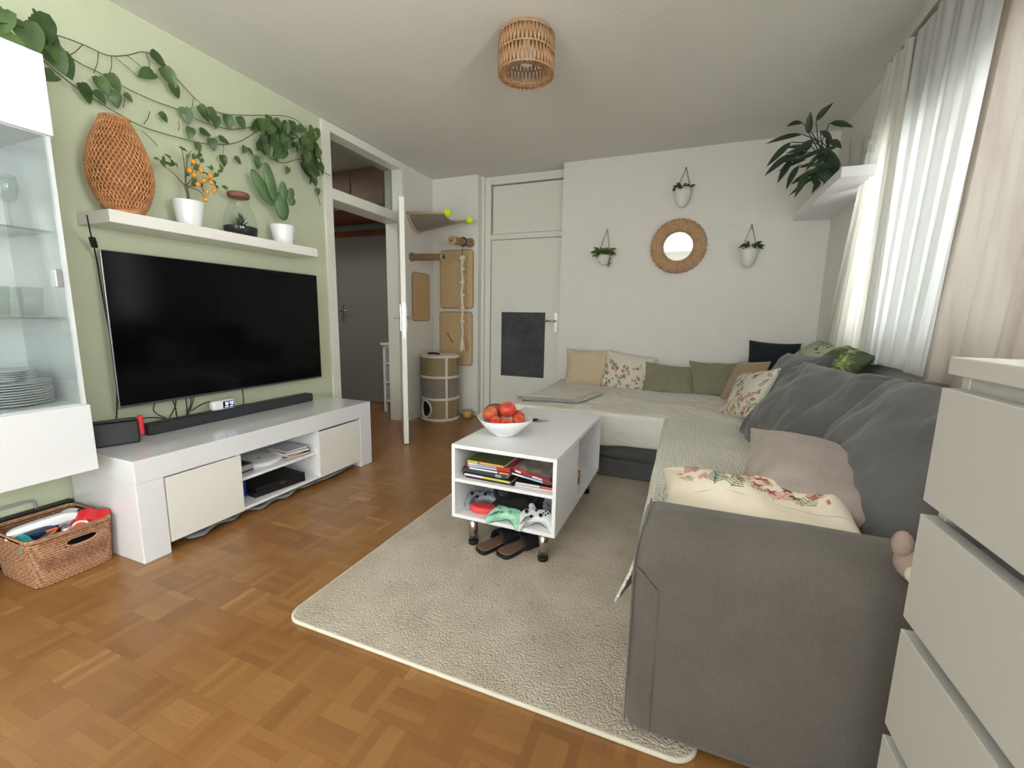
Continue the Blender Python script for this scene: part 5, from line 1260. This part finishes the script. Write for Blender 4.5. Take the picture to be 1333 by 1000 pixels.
# controllers
CO=[(0,.036),(.028,.040),(.055,.034),(.074,.008),(.083,-.035),(.078,-.062),(.064,-.064),(.050,-.040),(.036,-.022),(0,-.018)]
CO=CO+[(-x_,y_) for x_,y_ in CO[-2:0:-1]]
def controller(label,c,rz,rx,ry,mat,btn,sc=1.0,dark_grip=False):
    e=empty('game_controller',label,'game controller',c,'game controllers under the coffee table shelf')
    mx=Matrix.Translation(V(c))@Matrix.Rotation(rz,4,'Z')@Matrix.Rotation(rx,4,'X')@Matrix.Rotation(ry,4,'Y')@Matrix.Scale(sc,4)
    t=MB(); t.prism(smooth2(CO,5),-.017,.017,.013,5,smooth=True)
    bmesh.ops.triangulate(t.bm,faces=[f for f in t.bm.faces if len(f.verts)>4])
    for v in t.bm.verts: v.co.z+=-.10*max(0,-v.co.y-.01)-(abs(v.co.x)**2)*.8; 
    for v in t.bm.verts: v.co=mx@v.co
    t.build('shell',mat,e)
    for x_,y_ in((-.042,.012),(.020,-.006)):
        MB().cyl(mx@V((x_,y_,.014)),mx@V((x_,y_,.024)),.006,n=14).build('stick',btn,e); MB().cyl(mx@V((x_,y_,.023)),mx@V((x_,y_,.027)),.009,.008,n=18).build('stick_cap',btn,e)
    for x_,y_ in((.042,.022),(.052,.012),(.042,.002),(.032,.012)): MB().cyl(mx@V((x_,y_,.011)),mx@V((x_,y_,.0175)),.0042,n=12).build('button',btn,e)
    b=MB(); b.box((-.030,-.012,.013),(-.012,-.006,.0185),mx=mx); b.box((-.024,-.018,.013),(-.018,0,.0185),mx=mx); b.build('direction_pad',btn,e)
    MB().cyl(mx@V((0,.024,.014)),mx@V((0,.024,.0175)),.006,n=16).build('home_button',btn,e)
    return e
ZB=T0+tk
MT['mint_dark']=simple('grey_green_plastic',rgb(120,165,145),.4)
cpos=lambda px_,py_,h: at(px_,py_,z=ZB+h)
controller('mint green game controller lying at the front of the lower table shelf',cpos(660,670,.032),-.05,.22,0,'mint','mint_dark')
controller('white game controller with black buttons at the right of the lower table shelf',tb(.398,.05,ZB+.036),.30,.42,0,'white_plastic','black_plastic')
controller('pale grey game controller at the back left of the lower table shelf',tb(.075,.15,ZB+.030),.7,.25,0,'grey_plastic','black_plastic')
b=MB(); b.prism(smooth2([(-.07,-.02),(-.03,-.045),(.04,-.04),(.075,-.01),(.06,.035),(-.01,.04),(-.06,.02)],5),0,.034,.012,4,smooth=True,mx=TM@Matrix.Translation((.125,.075,ZB+.001))@Matrix.Rotation(.35,4,'Z')@Matrix.Rotation(.12,4,'Y')@Matrix.Scale(.85,4)); o=b.build('red_controller_grip','coral'); tag(o,'coral red controller grip left of the mint controller','game controller')
hp=empty('headphones','black headphones in the middle of the lower table shelf','headphones',tb(.26,.2,ZB))
for x_ in(.17,.33):
    m_=TM@Matrix.Translation((x_,.20,ZB+.055))@Matrix.Rotation(.4 if x_<.2 else -.5,4,'Y')@Matrix.Rotation(.9,4,'X')
    MB().lathe([(0,-.02),(.036,-.02),(.044,-.005),(.044,.012),(.03,.018),(0,.014)],n=28,mx=m_).build('ear_cup','black_plastic',hp)
    MB().tube([m_@V((.034*math.cos(a),.034*math.sin(a),.018)) for a in [2*PI*i/24 for i in range(24)]],.010,8,closed=True).build('ear_pad','black_matte',hp)
MB().tube(catmull([tb(.17,.20,ZB+.09),tb(.19,.27,ZB+.12),tb(.25,.30,ZB+.125),tb(.31,.27,ZB+.12),tb(.33,.20,ZB+.09)],8),.012,8,flat=.6).build('headband','black_plastic',hp)
b=MB(); b.grid(lambda u,v:tb(.14+.30*u,.10+.22*v,ZB+.012+.085*math.sin(PI*u)**.7*math.sin(PI*v)**.6*(.8+.5*mnoise.noise(V((u*5,v*5,2))))),34,28); o=b.build('black_bag','black_matte',solid=.004); tag(o,'crumpled black cloth bag behind the controllers on the lower table shelf','bag')
b=MB(); b.grid(lambda u,v:tb(.375+.09*u,.12+.1*v,ZB+.02+.06*math.sin(PI*u)**.8*math.sin(PI*v)**.8*(.8+.7*mnoise.noise(V((u*4,v*4,7))))),18,18); o=b.build('grey_cloth_pouch','greyfelt',solid=.004); tag(o,'small grey cloth pouch behind the white controller','pouch')
o=MB().prism(smooth2([(-.03,-.012),(.02,-.016),(.035,.0),(.02,.014),(-.03,.012)],4),0,.02,.008,3,smooth=True,mx=TM@Matrix.Translation((.365,.10,ZB+.035))@Matrix.Rotation(-.7,4,'Z')@Matrix.Rotation(.7,4,'Y')).build('white_adapter','white_plastic'); tag(o,'small white plastic piece between the mint and white controllers','adapter')
# toy plant inside the side cubby
lg_=empty('toy_flower_pot','little brick-toy flower pot inside the side opening of the coffee table','toy',tb(.36,.70,ZB)); c0=tb(.435,.60,ZB)
MB().box((-.02,-.02,0),(.02,.02,.035),.002,mx=Matrix.Translation(c0)).build('pot','leaf',lg_)
for k in range(7):
    a=2*PI*k/7; e_=c0+V((.022*math.cos(a),.022*math.sin(a),.055+.012*(k%3))); st_=MB().cyl(c0+V((0,0,.03)),e_,.0025,n=6).build('stem','leaf_cal',lg_); MB().ball(e_,.008,n=8).build('bloom','coral' if k%2 else 'citrus',lg_)
# slippers
SO=[(-.036,-.125),(0,-.135),(.036,-.12),(.038,-.06),(.032,0),(.045,.06),(.040,.105),(.005,.13),(-.035,.115),(-.048,.06),(-.036,0),(-.04,-.06)]
def slipper(label,c,rz,mir):
    e=empty('slipper',label,'slipper',c,'pair of slippers under the coffee table'); mx=Matrix.Translation(V(c))@Matrix.Rotation(rz,4,'Z')
    so=[(x_*mir,y_) for x_,y_ in SO]; so=so if mir>0 else so[::-1]
    MB().prism(smooth2(so,5),0,.016,.003,2,mx=mx).build('sole','black_plastic',e)
    MB().prism(smooth2([(x_*.93,y_*.95) for x_,y_ in so],5),.016,.024,.004,2,mx=mx).build('footbed','cork',e)
    b=MB(); b.grid(lambda u,v:mx@V(((.048+.004*math.sin(PI*v))*math.cos(PI*u)*(-1),-.02+.11*v,.010+(.048+.012*(1-v))*math.sin(PI*u)**.8)),20,14); b.build('strap','black_matte',e,solid=.005)
    b=MB(); b.box((-.012,.0,.064),(.012,.012,.068),.002,mx=mx); b.build('buckle','black_plastic',e)
ps=at(648,712,z=.03); slipper('left cork slipper with a black strap under the coffee table',V((ps.x-.012,ps.y+.06,.0145)),-.45,-1)
ps=at(668,716,z=.03); slipper('right cork slipper with a black strap under the coffee table',V((ps.x+.02,ps.y+.06,.0145)),-.45,1)
# ------------------------------------------------------------------ dresser
dr=empty('chest_of_drawers','tall off-white chest of drawers at the right edge of the photo','chest of drawers',(3.2,.43,0))
X0d,X1d,Yd0,Yd1=2.985,3.42,.035,.832
MB().box((2.968,Yd0-.003,1.004),(X1d+.003,Yd1+.003,1.030),.002).build('top_board','dresser',dr)
MB().box((X0d,Yd1-.018,0),(X1d,Yd1,1.004),.001).build('side_panel','dresser',dr); MB().box((X0d,Yd0,0),(X1d,Yd0+.018,1.004),.001).build('side_panel','dresser',dr)
MB().box((X1d-.01,Yd0+.018,.02),(X1d,Yd1-.018,1.0)).build('back_panel','dresser',dr)
MB().box((X0d+.003,Yd0+.018,.0),(X1d-.012,Yd1-.018,.06)).build('plinth','dresser',dr)
MB().box((X0d+.002,Yd0+.018,.965),(X0d+.02,Yd1-.018,1.003)).build('front_rail','dresser',dr)
for k in range(5):
    zt_=.984-k*.2; f=MB().box((2.963,Yd0,zt_-.178),(2.984,Yd1-.001,zt_),.0015).build('drawer','dresser',dr)
    MB().box((2.986,Yd0+.02,zt_-.165),(3.38,Yd1-.02,zt_-.035)).build('drawer_box','matte_white',f)
# ------------------------------------------------------------------ light
def area(name,loc,rot,sx,sy,power,colr=(1,1,1),spread=None):
    l=bpy.data.lights.new(name,'AREA'); l.shape='RECTANGLE'; l.size=sx; l.size_y=sy; l.energy=power; l.color=colr
    if spread: l.spread=spread
    o=bpy.data.objects.new(name,l); o.location=loc; o.rotation_euler=rot; col.objects.link(o); return o
area('daylight_side_window',(W+.45,2.35,(WZ0+WZ1)/2+.1),(0,PI/2,0),1.5,2.0,92,(1,.985,.97))
area('added_near_side_fill',(W+.40,.42,(WZ0+WZ1)/2+.1),(0,PI/2,0),1.4,.85,112,(1,.985,.965))  # added fill through the stretched, unseen near end of the window
area('added_rear_side_fill',(W+.45,(QY0+QY1)/2,(QZ0+QZ1)/2+.1),(0,PI/2,0),2.2,1.6,84,(1,.975,.95))  # added fill from behind the camera, through the added right-wall window
area('daylight_back_window',((BX0+BX1)/2,YB-.45,(BZ0+BZ1)/2+.1),(PI/2,0,0),2.4,2.0,72,(.99,.985,1.0))
area('added_hall_fill',(-1.0,3.0,2.45),(0,0,0),.5,.5,7,(1,.95,.88))  # fill lamp added to brighten the hall, no fitting there
w=bpy.data.worlds.new('sky'); scene.world=w; w.use_nodes=True; bg=w.node_tree.nodes['Background']; bg.inputs[0].default_value=(.95,.97,1,1); bg.inputs[1].default_value=3.0
scene.cycles.transparent_max_bounces=32
scene.view_settings.view_transform='Standard'; scene.view_settings.look='None'; scene.view_settings.gamma=1; scene.view_settings.exposure=.42; scene.view_settings.use_curve_mapping=False
